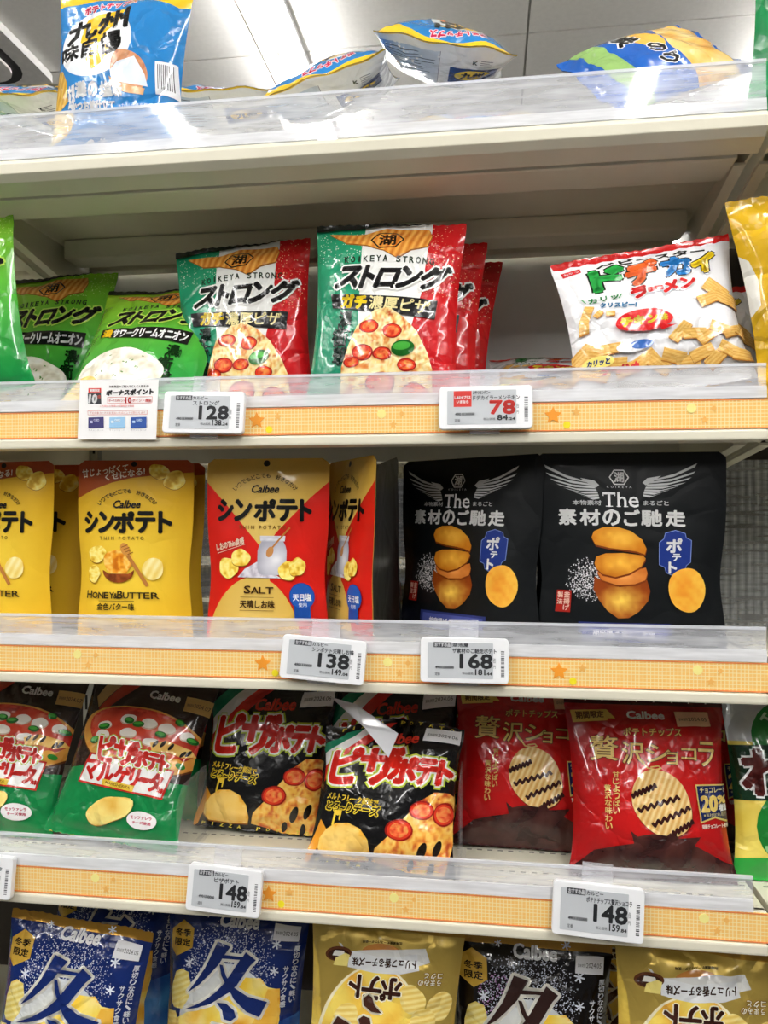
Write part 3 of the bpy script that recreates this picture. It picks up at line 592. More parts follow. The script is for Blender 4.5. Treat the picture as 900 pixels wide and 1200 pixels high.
def design_pizzapotato():
    a = Art(186, 200, [(45, 108), (692, 148), (735, 835), (130, 830)])
    a.poly([(0, 80), (740, 100), (800, 900), (60, 900)], (14, 14, 15))
    a.poly([(50, 250), (150, 150), (235, 150), (80, 320)], (30, 130, 95)); a.poly([(80, 320), (235, 150), (308, 150), (100, 400)], (228, 228, 225)); a.poly([(100, 400), (308, 150), (388, 150), (110, 480)], (205, 40, 30))
    a.text('Calbee', [(318, 218), (514, 208), (510, 268), (312, 276)], (222, 60, 40), 2.6)
    logo_pizza(a, lambda x, y: (x, y))
    a.text('メルトフレーク製法で', [(148, 528), (398, 556), (396, 584), (146, 558)], (240, 205, 60), 1.2, n=5)
    a.text('とろ~りチーズ', [(154, 566), (410, 584), (406, 624), (152, 606)], BLACK, 1.2, out=[(6, (245, 215, 60))])
    for x, y0, w in ((205, 670, 12), (232, 645, 10), (220, 625, 30)): a.poly([(x - w / 2, 606), (x + w / 2, 606), (x + w / 2 - 1, y0), (x, y0 + 6), (x - w / 2 + 1, y0)], (245, 205, 60))
    a.poly([(140, 650), (180, 690), (150, 820), (110, 850)], (225, 150, 40))
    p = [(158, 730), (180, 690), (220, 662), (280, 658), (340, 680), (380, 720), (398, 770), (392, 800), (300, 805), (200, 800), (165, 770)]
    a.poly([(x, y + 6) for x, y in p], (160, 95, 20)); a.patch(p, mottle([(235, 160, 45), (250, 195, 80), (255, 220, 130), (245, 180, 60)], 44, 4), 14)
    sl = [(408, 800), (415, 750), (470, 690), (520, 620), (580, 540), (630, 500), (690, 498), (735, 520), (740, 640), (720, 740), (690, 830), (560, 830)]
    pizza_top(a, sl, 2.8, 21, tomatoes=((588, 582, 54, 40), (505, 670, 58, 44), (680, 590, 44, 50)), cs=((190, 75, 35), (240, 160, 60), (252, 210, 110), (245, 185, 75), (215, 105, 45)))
    for x, y, rx, ry, ro in ((605, 745, 16, 36, 20), (665, 730, 14, 34, 20), (560, 800, 12, 24, 20), (640, 810, 12, 30, 15)): a.ell(x, y, rx, ry, (22, 14, 8), ro)
    for i, ch in enumerate('PIZZA POTATO'):
        if ch != ' ': a.text(ch, (125 + i * 46, 124 + i * 2.9, 143 + i * 46, 140 + i * 2.9), (225, 205, 70), .6, n=4)
    for i, ch in enumerate('PIZZA POTATO'):
        if ch != ' ': a.text(ch, (170 + i * 44, 808 + i * .5, 186 + i * 44, 822 + i * .5), (225, 205, 70), .6, n=4)
    return Design(a, (14, 14, 15), (28, 28, 30), (12, 14, 12), sticker=sticker_art(a, [(530, 178), (682, 160), (684, 242), (534, 258)], '2024.06'))
def design_margherita():
    a = Art(190, 225, [(425, 60), (905, 105), (815, 905), (205, 815)])
    BR, GR = (44, 26, 20), (16, 128, 66)
    a.poly([(380, 20), (960, 60), (900, 1000), (120, 900)], GR); a.poly([(380, 20), (960, 60), (900, 560), (800, 560), (560, 540), (440, 490), (300, 500)], BR)
    a.poly([(440, 240), (560, 110), (625, 115), (470, 250)], (175, 45, 25)); a.poly([(430, 190), (500, 100), (560, 108), (440, 235)], (190, 150, 90))
    a.text('Calbee', [(648, 152), (776, 170), (772, 202), (644, 184)], (235, 235, 235), 1.6)
    crust = a.ell_pts(640, 378, 268, 148, 12, 44, .012, 3); a.poly([(x, y + 10) for x, y in crust], (90, 45, 15)); a.patch(crust, mottle([(205, 130, 50), (235, 175, 80), (220, 145, 55)], 40, 5), 16)
    rn = random.Random(5)
    pizza_top(a, a.ell_pts(642, 355, 238, 118, 12, 44, .012, 3), 3.2, 31, moz=[(580, 282, 34, 20), (672, 300, 34, 22), (748, 318, 34, 22), (480, 310, 30, 16), (590, 345, 36, 20), (830, 345, 26, 20), (475, 352, 32, 18), (690, 380, 32, 16)],
              basil=[(585, 290, 22, 15, 10), (628, 306, 26, 14, 0), (478, 318, 26, 14, -10), (795, 290, 20, 14, 20), (728, 346, 24, 14, 10), (440, 378, 22, 16, -20), (850, 362, 22, 14, 20)], cs=((150, 30, 20), (205, 45, 30), (230, 90, 60), (200, 40, 25), (240, 150, 110)))
    a.patch([(690, 385), (760, 372), (850, 400), (870, 430), (820, 440), (760, 420), (700, 420)], mottle([(240, 180, 80), (250, 215, 130)], 20, 2), 12)
    for x, y in ((712, 388), (742, 386), (774, 396), (822, 424), (842, 418)): a.ell(x, y, 7, 18, (35, 20, 12), 35, 12)
    a.ell(800, 470, 30, 24, (235, 170, 70)); a.ell(818, 478, 20, 13, (40, 130, 40), 25)
    a.poly([(430, 436), (800, 500), (762, 642), (374, 570)], (190, 40, 30)); a.poly([(438, 446), (790, 507), (756, 632), (384, 563)], (242, 240, 236))
    m = lambda x, y: (468 + (x - 135) * .55, 352 + (y - 290) * .60 + (x - 135) * .1)
    logo_pizza(a, m, .55)
    for ch, x0, x1 in (('マ', 412, 474), ('ル', 482, 548), ('ゲ', 556, 618), ('リ', 626, 656), ('ー', 664, 702), ('タ', 708, 752)):
        sl = lambda x: (x - 400) * .172
        y0, y1 = (466, 548) if ch != 'ー' else (500, 512)
        a.text(ch, [(x0 + 8, y0 + sl(x0)), (x1 + 8, y0 + sl(x1)), (x1 - 8, y1 + sl(x1)), (x0 - 8, y1 + sl(x0))], (205, 36, 28), 5)
    a.text('味', [(742, 588), (768, 592), (764, 614), (738, 610)], (205, 36, 28), 1.5)
    a.poly([(500, 556), (645, 584), (638, 612), (496, 584)], (225, 190, 60)); a.text('MARGHERITA', [(515, 566), (628, 588), (624, 600), (511, 579)], (120, 90, 20), .4, n=4)
    chip_blob(a, 525, 702, 112, 62, -22, 4, ((225, 160, 50), (245, 205, 100)))
    a.ell(675, 746, 68, 44, (240, 236, 236), 6); a.text('モッツァレラ', [(628, 722), (722, 728), (722, 744), (628, 738)], (200, 90, 110), .8, n=4); a.text('チーズ使用', [(636, 748), (716, 754), (716, 768), (636, 762)], (200, 90, 110), .8, n=4)
    for i, ch in enumerate('PIZZA POTATO'):
        if ch != ' ':
            a.text(ch, (470 + i * 36, 74 + i * 3.4, 486 + i * 36, 90 + i * 3.4), (225, 205, 70), .8, n=4); a.text(ch, (235 + i * 48, 818 + i * 7, 252 + i * 48, 838 + i * 7), (225, 205, 70), .8, n=4)
    return Design(a, GR, (225, 225, 228), (14, 30, 20), bseal=(14, 60, 34), sticker=sticker_art(a, [(800, 178), (900, 190), (892, 252), (796, 238)], '2024.07', (205, 165, 95)))
def design_chocolat():
    a = Art(196, 214, [(45, 120), (728, 118), (745, 885), (115, 870)]); GD = (238, 205, 120)
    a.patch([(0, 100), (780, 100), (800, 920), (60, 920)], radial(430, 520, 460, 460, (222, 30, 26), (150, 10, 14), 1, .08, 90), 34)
    a.rect(0, 80, 800, 158, (60, 10, 14))
    a.poly([(72, 192), (228, 184), (262, 226), (232, 226), (228, 236), (82, 248)], (214, 180, 80)); a.text('期間限定', [(92, 198), (214, 192), (214, 222), (98, 232)], (90, 50, 10), 1.2)
    a.text('Calbee', (314, 190, 470, 224), (245, 245, 242), 2)
    a.text('ポテトチップス', [(294, 268), (542, 262), (542, 300), (294, 304)], GD, .9, out=[(3, (120, 20, 10))], n=6)
    for ch, q in (('贅', (150, 306, 268, 412)), ('沢', (286, 332, 380, 424)), ('シ', (388, 338, 490, 414)), ('ョ', (478, 372, 522, 422)), ('コ', (540, 352, 606, 400)), ('ラ', (616, 320, 688, 424))):
        a.text(ch, q, GD, 1.3, out=[(4.5, (90, 20, 10))])
    a.stroke([(372, 416), (392, 440), (425, 446), (450, 440), (440, 430), (405, 436)], 6, GD); a.stroke([(405, 446), (406, 490), (412, 512)], 6, (50, 15, 12))
    ch = a.ell_pts(452, 580, 112, 148, -38, 44, .02, 3)
    for i in range(5): a.ell(400 - i * 4, 520 - i * 4, 60 - i * 9, 56 - i * 8, (222 + i * 4, 36 + i * 12, 28 + i * 8))
    a.poly([(x + 3, y + 6) for x, y in ch], (120, 20, 10)); a.patch(ch, ridged(452, 580, 22, 24, (222, 165, 85), (252, 228, 165), 3, .2), 6)
    for k, (x0, y0, x1, y1) in enumerate(((324, 556, 428, 512), (350, 612, 528, 556), (410, 668, 572, 596), (480, 706, 584, 650))):
        n = 13; P = [(x0 + (x1 - x0) * i / n, y0 + (y1 - y0) * i / n + (9 if i % 2 else -9)) for i in range(n + 1)]; a.stroke(P, 12, (58, 22, 20))
    sp = [(120, 840), (190, 770), (260, 752), (340, 738), (322, 690), (352, 712), (410, 700), (470, 705), (500, 690), (520, 715), (560, 712), (612, 708), (584, 740), (640, 768), (700, 800), (760, 822), (770, 920), (100, 920)]
    a.patch(sp, mottle([(36, 14, 14), (58, 24, 22), (84, 44, 38), (50, 20, 18)], 46, 6), 16)
    a.vtext('甘じょっぱい', [(244, 458), (270, 458), (276, 632), (250, 632)], GD, .7); a.vtext('贅沢な味わい', [(210, 514), (236, 514), (250, 692), (224, 692)], GD, .7)
    a.poly([(596, 502), (742, 496), (742, 652), (680, 634), (614, 656)], (222, 195, 110)); a.poly([(602, 508), (742, 502), (742, 644), (680, 627), (618, 648)], (24, 34, 84))
    a.text('チョコレート', [(614, 514), (736, 508), (736, 530), (616, 536)], (230, 215, 150), .8, n=4); a.text('20', [(620, 550), (690, 545), (690, 606), (622, 610)], (236, 205, 110), 4); a.text('%', [(694, 546), (738, 543), (738, 572), (694, 576)], (236, 205, 110), 2.4); a.text('増量', [(696, 580), (738, 577), (738, 602), (696, 606)], WHITE, 1)
    a.text('※当社従来品比', [(626, 616), (734, 610), (734, 624), (628, 630)], (220, 205, 150), n=4); a.text('発酵チョコレート使用', [(618, 662), (738, 652), (738, 668), (620, 678)], (245, 225, 210), .6, n=4)
    for i in range(18): a.ell(100 + i * 37, 135 + (i % 2) * 6, 3.5, 3.5, (220, 190, 190), n=6, same=i > 0)
    return Design(a, (190, 22, 24), (205, 200, 200), (58, 10, 14), st=12, bseal=(50, 20, 20), sticker=sticker_art(a, [(512, 192), (658, 187), (672, 250), (524, 258)], '2024.05', (226, 180, 140)))
FUYU = [[(365, 240), (432, 262), (405, 300), (380, 345), (330, 400), (285, 445), (222, 490), (270, 425), (310, 365), (340, 300)],
        [(398, 300), (498, 306), (512, 283), (566, 318), (540, 345), (480, 440), (440, 478), (350, 532), (280, 560), (205, 578), (300, 530), (370, 480), (412, 435), (442, 392), (486, 320), (394, 318)],
        [(383, 345), (400, 348), (422, 400), (460, 448), (540, 488), (642, 510), (606, 584), (540, 560), (470, 508), (428, 450), (398, 400)],
        [(382, 525), (430, 530), (475, 558), (487, 588), (462, 608), (425, 600), (414, 566)], [(362, 630), (420, 632), (465, 658), (474, 692), (448, 718), (425, 705), (408, 666)]]
def snowflake(a, x, y, r, rgb=(235, 240, 250)):
    for k in range(3):
        t = R(60 * k + 15); a.stroke([(x - r * math.cos(t), y - r * math.sin(t)), (x + r * math.cos(t), y + r * math.sin(t))], r * .3, rgb, same=k > 0)
def design_winter(black):
    a = Art(204, 250, [(95, 70), (800, 95), (790, 1060), (85, 1040)])
    bg, ink = ((16, 12, 13), (52, 30, 26)) if black else ((18, 40, 104), (18, 40, 104))
    a.poly([(40, 116), (860, 142), (860, 1100), (20, 1100)], bg)
    if not black: a.patch([(600, 640), (860, 560), (860, 1100), (560, 1100)], mottle([(20, 60, 130), (60, 130, 190), (30, 80, 150)], 90, 5), 40)
    speckle(a, (180, 110, 680, 480), 1500, 4.2, (205, 212, 228), 8, lambda x, y: max(0, 1 - ((x - 430) / 260) ** 2 - ((y - 350) / 220) ** 2) ** .9)
    if black: speckle(a, (200, 240, 340, 420), 160, 4, (200, 150, 205), 9)
    for x, y, r in ((225, 345, 24), (665, 365, 22), (300, 120, 16), (600, 110, 20), (660, 240, 24), (165, 260, 15), (720, 170, 12)): snowflake(a, x, y, r)
    glow = a.ell_pts(425, 640, 250, 300, 0, 50); a.patch(glow, radial(425, 640, 250, 300, (255, 250, 225), (205, 210, 215), 1, .1, 60), 34)
    yel = [(150, 640), (260, 560), (380, 470), (520, 400), (600, 400), (640, 440), (700, 450), (705, 600), (680, 720), (690, 1000), (150, 1000)]
    a.patch(yel, mottle([(250, 205, 60), (252, 225, 100), (255, 240, 170), (250, 190, 50), (225, 150, 35)], 130, 4), 30)
    p = [(125, 560), (130, 470), (150, 400), (185, 378), (225, 390), (238, 440), (228, 520), (190, 580), (140, 582)]; a.patch(p, ridged(180, 480, 62, 26, (228, 200, 90), (252, 240, 170), 3, .25), 8)
    q = [(100, 610), (150, 600), (175, 650), (160, 750), (110, 760), (95, 690)]; a.patch(q, ridged(130, 680, 75, 26, (228, 190, 80), (252, 232, 150), 4, .25), 9)
    q = [(640, 450), (700, 445), (708, 560), (690, 660), (600, 700), (560, 640), (600, 560)]; a.patch(q, mottle([(235, 165, 45), (250, 205, 90), (240, 180, 60)], 50, 7), 16)
    for k, d in enumerate((14, 0)):
        for st in FUYU:
            if d:
                for i in range(12): a.poly([(x + d * math.cos(i * .5236), y + d * math.sin(i * .5236)) for x, y in st], (248, 246, 236), True)
            else: a.poly(st, ink, st is not FUYU[0])
        a.layer += 1
    for ch, x0, x1 in (('ポ', 276, 372), ('テ', 388, 478), ('ト', 498, 538)): a.text(ch, (x0, 712, x1, 812), ink, 4, out=[(11, (250, 248, 235))])
    hx = [(180, 155), (240, 185), (238, 275), (150, 325), (118, 290), (120, 200)] if not black else [(180, 140), (245, 178), (245, 268), (180, 312), (114, 268), (114, 178)]
    a.patch(hx, mottle([(170, 125, 35), (222, 180, 70), (190, 150, 50)], 60, 3), 22); a.text('冬季', (140, 195, 224, 228), (40, 28, 10), 1.2); a.text('限定', (140, 238, 224, 272), (40, 28, 10), 1.2)
    a.text('Calbee', [(372, 116), (560, 122), (556, 178), (366, 170)], (238, 238, 240), 3)
    a.vtext('厚切りなのに、軽い', [(748, 250), (772, 250), (768, 520), (744, 520)], (225, 228, 235), .8); a.vtext('サクサク食感', [(708, 340), (732, 340), (728, 540), (704, 540)], (225, 228, 235), .8)
    return Design(a, bg, (205, 205, 210), (178, 132, 40), st=12, seal_mat=M_GOLD(), sticker=sticker_art(a, [(640, 150), (765, 156), (762, 228), (640, 222)], '2024.05'))
def design_truffle():
    a = Art(196, 280, [(52, 92), (876, 140), (848, 1310), (162, 1280)])
    a.patch([(40, 190), (120, 400), (170, 700), (160, 1180), (40, 1180)], mottle([(214, 176, 70), (235, 205, 90)], 120, 3), 40)
    a.ell(455, 300, 110, 50, (196, 130, 60)); pot = a.ell_pts(440, 800, 275, 430, 0, 50)
    a.poly([(x * 1.0 + (x - 440) * .06, y - 8) for x, y in pot], (250, 240, 200)); a.patch(pot, mottle([(226, 150, 50), (248, 205, 80), (252, 228, 110), (250, 190, 60)], 120, 6), 34)
    for cx, cy, ro, sd in ((780, 560, 20, 1), (640, 520, -30, 2), (700, 640, 10, 3), (300, 640, 30, 4)): a.patch(a.ell_pts(cx, cy, 62, 80, ro, 26, .04, sd), ridged(cx, cy, 80, 28, (232, 195, 90), (254, 236, 160), sd, .25), 9)
    a.poly([(215, 258), (232, 262), (262, 300), (640, 262), (680, 258), (712, 330), (650, 350), (250, 300)], (225, 225, 222))
    a.patch([(278, 330), (300, 298), (430, 318), (560, 306), (640, 288), (660, 372), (560, 396), (430, 402), (280, 384)], mottle([(222, 224, 226), (240, 242, 242)], 60, 2), 26)
    U = lambda x0, y0, x1, y1, s=0: [(x1, y1 + s), (x0, y1), (x0, y0), (x1, y0 + s)]
    a.text('トリュフ香るチーズ味', U(302, 330, 638, 374, -10), (60, 40, 30), 1.6, n=5)
    a.ell(222, 318, 72, 40, (96, 52, 24), -8); a.ell(222, 322, 58, 30, (60, 30, 14), -8); a.poly([(190, 330), (200, 302), (250, 300), (262, 330)], (235, 232, 222)); a.poly([(200, 380), (210, 340), (260, 310), (284, 320), (276, 380)], (244, 226, 130))
    BRN = (70, 38, 28)
    for ch, x0, x1 in (('ポ', 470, 576), ('テ', 370, 472), ('ト', 300, 356)): a.text(ch, U(x0, 420, x1, 530), BRN, 5, out=[(11, (252, 244, 215))])
    f = lambda p: (430 - (p[0] - 425) * .95, 510 + (718 - p[1]) * .95)
    for st in FUYU:
        for i in range(8): a.poly([(x + 10 * math.cos(i * .785), y + 10 * math.sin(i * .785)) for x, y in map(f, st)], (252, 246, 220), i > 0)
    for st in FUYU: a.poly([f(p) for p in st], BRN)
    a.text('北海道産チーズパウダー使用', U(345, 238, 556, 252, -6), (70, 55, 20), .5, n=4)
    a.text('コクと', U(690, 382, 780, 412), (250, 245, 220), 1, out=[(4, (160, 120, 40))], n=5); a.text('うまみの', U(660, 416, 776, 446), (250, 245, 220), 1, out=[(4, (160, 120, 40))], n=5)
    return Design(a, (206, 176, 84), (190, 160, 70), (190, 142, 44), st=12, body=M_GOLD())
def design_kyushu():
    a = Art(186, 236, [(246, -18), (884, 4), (800, 640), (165, 620)])
    B = (40, 128, 196)
    a.poly([(100, -60), (940, -40), (940, 760), (60, 760)], B)
    a.poly([(200, -60), (940, -40), (900, 70), (830, 82), (700, 40), (540, 14), (380, 28), (230, 24)], (240, 200, 40))
    a.text('ポテトチップス', [(372, 52), (632, 26), (634, 62), (376, 82)], (225, 50, 90), 2, out=[(6, (250, 235, 240))], n=6)
    a.patch(a.ell_pts(438, 212, 190, 132, -6, 44), mottle([(225, 232, 240), (246, 246, 244)], 80, 1), 34)
    a.poly([(395, 110), (470, 95), (590, 90), (560, 150), (500, 180), (520, 260), (480, 300), (430, 320), (400, 280), (420, 240), (360, 200), (370, 150)], (246, 196, 34))
    a.text('九州', [(290, 118), (610, 84), (604, 168), (286, 200)], BLACK, 6, n=8); a.text('味自慢', [(248, 208), (582, 180), (580, 268), (248, 268)], BLACK, 4, n=8)
    a.patch(a.ell_pts(612, 336, 92, 76, 30, 34, .03, 3), mottle([(200, 130, 90), (226, 165, 120), (175, 105, 75)], 24, 3), 14); a.patch([(522, 330), (560, 300), (640, 280), (690, 350), (704, 396), (600, 380), (530, 366)], mottle([(205, 218, 235), (238, 244, 250)], 40, 2), 16)
    a.patch([(515, 350), (560, 378), (690, 402), (680, 424), (590, 412), (530, 390)], mottle([(222, 165, 110), (240, 195, 150)], 30, 2), 12)
    a.patch([(196, 330), (215, 285), (258, 296), (292, 350), (296, 420), (250, 440), (172, 444)], ridged(230, 370, 20, 26, (188, 138, 40), (236, 195, 90), 3, .3), 9)
    a.patch(a.ell_pts(212, 500, 112, 56, -12, 34, .04, 4), mottle([(226, 175, 70), (246, 214, 130), (252, 230, 165)], 40, 3), 16)
    a.text('玄界', [(302, 372), (336, 364), (336, 450), (298, 452)], WHITE, 2, n=5)
    for ch, x0, x1 in (('灘', 342, 400), ('の', 410, 456), ('塩', 470, 530), ('味', 536, 578)): a.text(ch, (x0, 362 + (x0 - 342) * .06, x1, 414 + (x0 - 342) * .06), WHITE, 3, n=6)
    a.text('かつお節仕立て', [(318, 428), (542, 440), (542, 472), (318, 458)], WHITE, 2, n=6)
    a.text('※九州の塩を使用', (560, 452, 720, 466), (225, 235, 245), n=4)
    a.rect(738, 300, 830, 420, (236, 236, 240))
    for i in range(9): a.rect(748 + i * 8, 310, 751 + i * 8, 400, (40, 40, 50), i > 0)
    a.text('Calbee', [(380, 560), (560, 560), (552, 610), (372, 610)], WHITE, 3)
    D = Design(a, B, (230, 231, 233), (240, 200, 45), st=9, sb=9, bseal=(240, 200, 45)); b = Art(a.W, a.H, (0, 0, a.W, a.H)); b.nu, b.nv = a.nu, a.nv
    b.patch([(6, 16), (88, 16), (88, 120), (6, 120)], lambda x, y: np.stack([205 - (88 - x) * .9, 212 - (88 - x) * .6, 222 - (88 - x) * .2], -1), 14); rn = random.Random(2)
    for i in range(14): b.rect(14, 22 + i * 7, 84 - rn.uniform(0, 26), 23.6 + i * 7, (70, 74, 90), i > 0)
    for x in (6, 88): b.rect(x, 16, x + .8, 120, (120, 120, 130), True)
    b.text('K', (134, 26, 140, 34), (30, 30, 36), .5, n=4)
    for i in range(5): b.rect(144, 24 + i * 4, 160 - (i % 2) * 4, 25.4 + i * 4, (120, 120, 128), i > 0)
    b.rect(104, 48, 172, 100, (24, 60, 120)); b.ell(138, 72, 26, 18, (236, 196, 50)); b.text('九州', (122, 62, 154, 82), BLACK, 1.2)
    D.back_art = b; return D
def design_nori():
    a = Art(156, 180, (0, 0, 176, 226)); B = (32, 96, 186)
    a.rect(-5, -5, 181, 231, B); a.patch([(-5, 20), (60, 8), (176, 24), (181, 92), (110, 100), (30, 84), (-5, 90)], mottle([(230, 160, 60), (250, 200, 110), (255, 222, 150)], 26, 3), 7)
    a.ell(60, 120, 40, 22, (240, 190, 80), -20); a.text('炭', (30, 128, 66, 160), BLACK, 1.6, out=[(4, WHITE)]); a.text('のり', (84, 104, 140, 132), BLACK, 1.4, out=[(3, WHITE)])
    a.poly([(-5, 180), (181, 168), (181, 196), (-5, 210)], (150, 190, 110))
    return Design(a, B, (226, 226, 228), (24, 50, 140), st=8, sb=8)
def design_wasabi():
    a = Art(190, 214, (0, 0, 190, 240)); G = (30, 110, 46)
    a.patch([(-5, 0), (195, 0), (195, 245), (-5, 245)], mottle([(226, 196, 70), (246, 226, 110), (214, 170, 50)], 40, 4), 12)
    a.poly([(-5, -5), (195, -5), (195, 60), (-5, 60)], (190, 195, 196)); a.ell(92, 60, 66, 60, (26, 120, 44)); a.ell(92, 64, 44, 44, (235, 235, 232)); a.arc('TASTY', 92, 64, 54, -60, 40, 13, (190, 225, 190), .6)
    a.text('SINCE', (62, 52, 112, 62), BLACK, .4, n=4)
    a.ell(96, 170, 74, 62, (26, 128, 48)); a.ell(96, 168, 52, 44, (240, 240, 238)); a.rect(40, 150, 152, 166, (206, 36, 30)); a.arc('POTATO CHIPS', 96, 170, -63, -70, 70, 13, (150, 215, 150), .6)
    a.poly([(-5, 66), (195, 58), (195, 128), (-5, 138)], (14, 48, 26))
    a.text('わ', (12, 72, 68, 128), (84, 26, 22), 3, out=[(5.5, WHITE)]); a.text('さビ', (76, 72, 172, 124), (84, 26, 22), 3, out=[(5.5, WHITE)])
    a.poly([(-5, 214), (60, 205), (195, 216), (195, 245), (-5, 245)], (40, 160, 60))
    return Design(a, (226, 200, 80), (220, 220, 222), (18, 60, 30), st=10)
def design_plain(rgb, W=180, H=230, seal=None, body=None, marks=None):
    a = Art(W, H, (0, 0, W, H)); a.patch([(0, 6), (W, 6), (W, H - 6), (0, H - 6)], mottle([np.array(rgb) * .85, rgb, np.clip(np.array(rgb) * 1.12, 0, 255)], 40, 3), 14)
    if marks: marks(a)
    return Design(a, rgb, np.array(rgb) * .9, seal or rgb, body=body)

# ---------------------------------------------------------------- the setting: ceiling, floor
ZA, ZB, ZC, ZD, ZE = 1.7495, 1.431, 1.138, 0.8606, 0.50
XL, XR, DEPTH, CEIL = -0.70, 0.31, 0.37, 2.90
fl = MB().box(-4, 4, -4, 6, -.05, 0).build('floor', mat('grey_vinyl_floor', (84, 82, 79), .3, vary=.04, scale=3)); tag(fl, 'grey vinyl shop floor', kind='structure')
ce = MB().box(-4, 4, -4, 6.5, CEIL + .012, CEIL + .06).build('ceiling', mat('ceiling_joint_grey', (196, 194, 190), .8, vary=.03)); tag(ce, 'white panelled shop ceiling', kind='structure')
pm = None; sx = PX(619, 30, 0); tt = (CEIL - CAM_Z) / ((HOR - 30) / F_PX)
SEAM = tt * (-math.sin(PSI) + (619 - 450) / F_PX * math.cos(PSI)); ty = (CEIL - CAM_Z) / ((HOR - 44) / F_PX); SEAMY = CAM_Y + ty * (math.cos(PSI) + (560 - 450) / F_PX * math.sin(PSI))
PWX, PWY = .91, 1.82
for i in range(-4, 4):
    for j in range(-3, 3):
        if pm is None:
            o = MB().box(.004, PWX - .004, .004, PWY - .004, 0, .012).build('panel', mat('white_ceiling_board', (247, 245, 241), .85, vary=.025, scale=60, bump=.15, bumpscale=160), ce); pm = o.data
        else:
            o = bpy.data.objects.new('panel', pm); COL.objects.link(o); o.parent = ce
        o.location = (SEAM + i * PWX, SEAMY + j * PWY, CEIL)
def strip_lamp(x, y0, y1, label):
    e = empty('ceiling_lamp', (x, y0, CEIL)); tag(e, label, 'lamp', 'strip lamps on the ceiling')
    MB().box(-.042, .042, 0, y1 - y0, -.022, 0).build('housing', mat('lamp_housing_white', (240, 240, 240), .4), e, bevel=.004)
    MB().prism([(-.036, -.023), (.036, -.023), (.034, -.036), (.028, -.046), (-.028, -.046), (-.034, -.036)], .02, y1 - y0 - .02).build('diffuser', mat('lit_lamp_diffuser', (255, 253, 250), .5, emit=LAMP), e)
strip_lamp(-.66, 1.0, 4.8, 'lit white strip lamp on the ceiling beyond the shelves')
strip_lamp(-2.38, 1.0, 4.8, 'lit strip lamp over the far aisle towards the air conditioner')
strip_lamp(1.06, 1.0, 4.8, 'lit strip lamp over the far aisle beyond the green bag')
for x, t in ((-1.235, 'mirrored in the top shelf fence above the blue bag'), (.565, 'over the aisle in front of the pouches'), (2.3, 'over the aisle beyond the yellow bag'), (-3.0, 'over the aisle beyond the sour cream bags')):
    strip_lamp(x, -3.6, -.35, 'lit strip lamp ' + t)
_t = (CEIL - CAM_Z) / ((HOR - 92) / F_PX); _a = (62 - 450) / F_PX
ac = empty('air_conditioner', (_t * (-math.sin(PSI) + _a * math.cos(PSI)), CAM_Y + _t * (math.cos(PSI) + _a * math.sin(PSI)), CEIL)); tag(ac, 'white ceiling air conditioner with a black outlet slot', 'air conditioner')
sl = lambda w, r, z0, z1, nm, c, ro=.5: MB().prism([(x - .475, y - .475) for x, y in rrect(w, w, r, 6)], z0, z1, 'z').build(nm, mat(nm + '_finish', c, ro), ac, bevel=0)
sl(.98, .06, -.03, -.001, 'housing', (236, 235, 232)); sl(.86, .1, -.034, -.0305, 'outlet_slot', (26, 24, 24)); sl(.80, .08, -.044, -.0345, 'flap', (240, 238, 236)); sl(.5, .03, -.05, -.0445, 'grille', (190, 190, 190))

# ---------------------------------------------------------------- shelving
def metal_box(e, nm, *b, m=None, bevel=.0015): return MB().box(*b).build(nm, m or M_METAL(), e, bevel=bevel)
for x, t in ((XL + .008, 'behind the sour cream bags'), (XR + .0165, 'beside the yellow bags')):
    e = empty('gondola_upright', (x, DEPTH + .02, 0)); tag(e, 'slotted steel upright post ' + t, 'post', 'uprights of the shelving')
    MB().box(-.014, .014, -.018, .018, 0, ZA + .02).build('post', mat('galvanised_upright', (190, 190, 184), .3, .6), e, bevel=.002)
    m = MB()
    for k in range(34):
        for sx_ in (-.007, .007): m.box(sx_ - .002, sx_ + .002, -.0186, -.0175, .06 + k * .05, .085 + k * .05)
    tag(m.build('slots', mat('slot_black', (20, 20, 20), .6), e), kind='stuff')
def back_panel(nm, x0, x1, z0, z1, y, m, label):
    return tag(MB().box(x0, x1, y, y + .012, z0, z1).build(nm, m, bevel=.002), label, 'panel')
back_panel('back_panel', XL + .024, XR, ZB - .04, ZA - .012, DEPTH + .012, mat('glossy_white_panel', (232, 232, 230), .22, vary=.02, coat=.4), 'glossy white back panel behind the second shelf')
back_panel('back_panel', XR + .034, 1.2, .2, ZA - .012, DEPTH + .012, mat('dark_panel', (58, 48, 40), .5), 'dark back panel behind the yellow bags')
back_panel('back_panel', XL + .024, XR, .2, ZD + .23, DEPTH + .012, mat('dark_panel', (58, 48, 40), .5), 'dark back panel behind the two lowest rows')
back_panel('back_panel', -1.3, XL - .008, .2, ZD + .23, DEPTH + .012, mat('dark_panel', (58, 48, 40), .5), 'dark back panel of the previous bay behind the lime bag')
back_panel('back_panel', -1.3, XL - .008, ZD + .235, ZA - .012, DEPTH + .012, MATS['glossy_white_panel'], 'white back panel of the previous bay behind the leaning green bag')
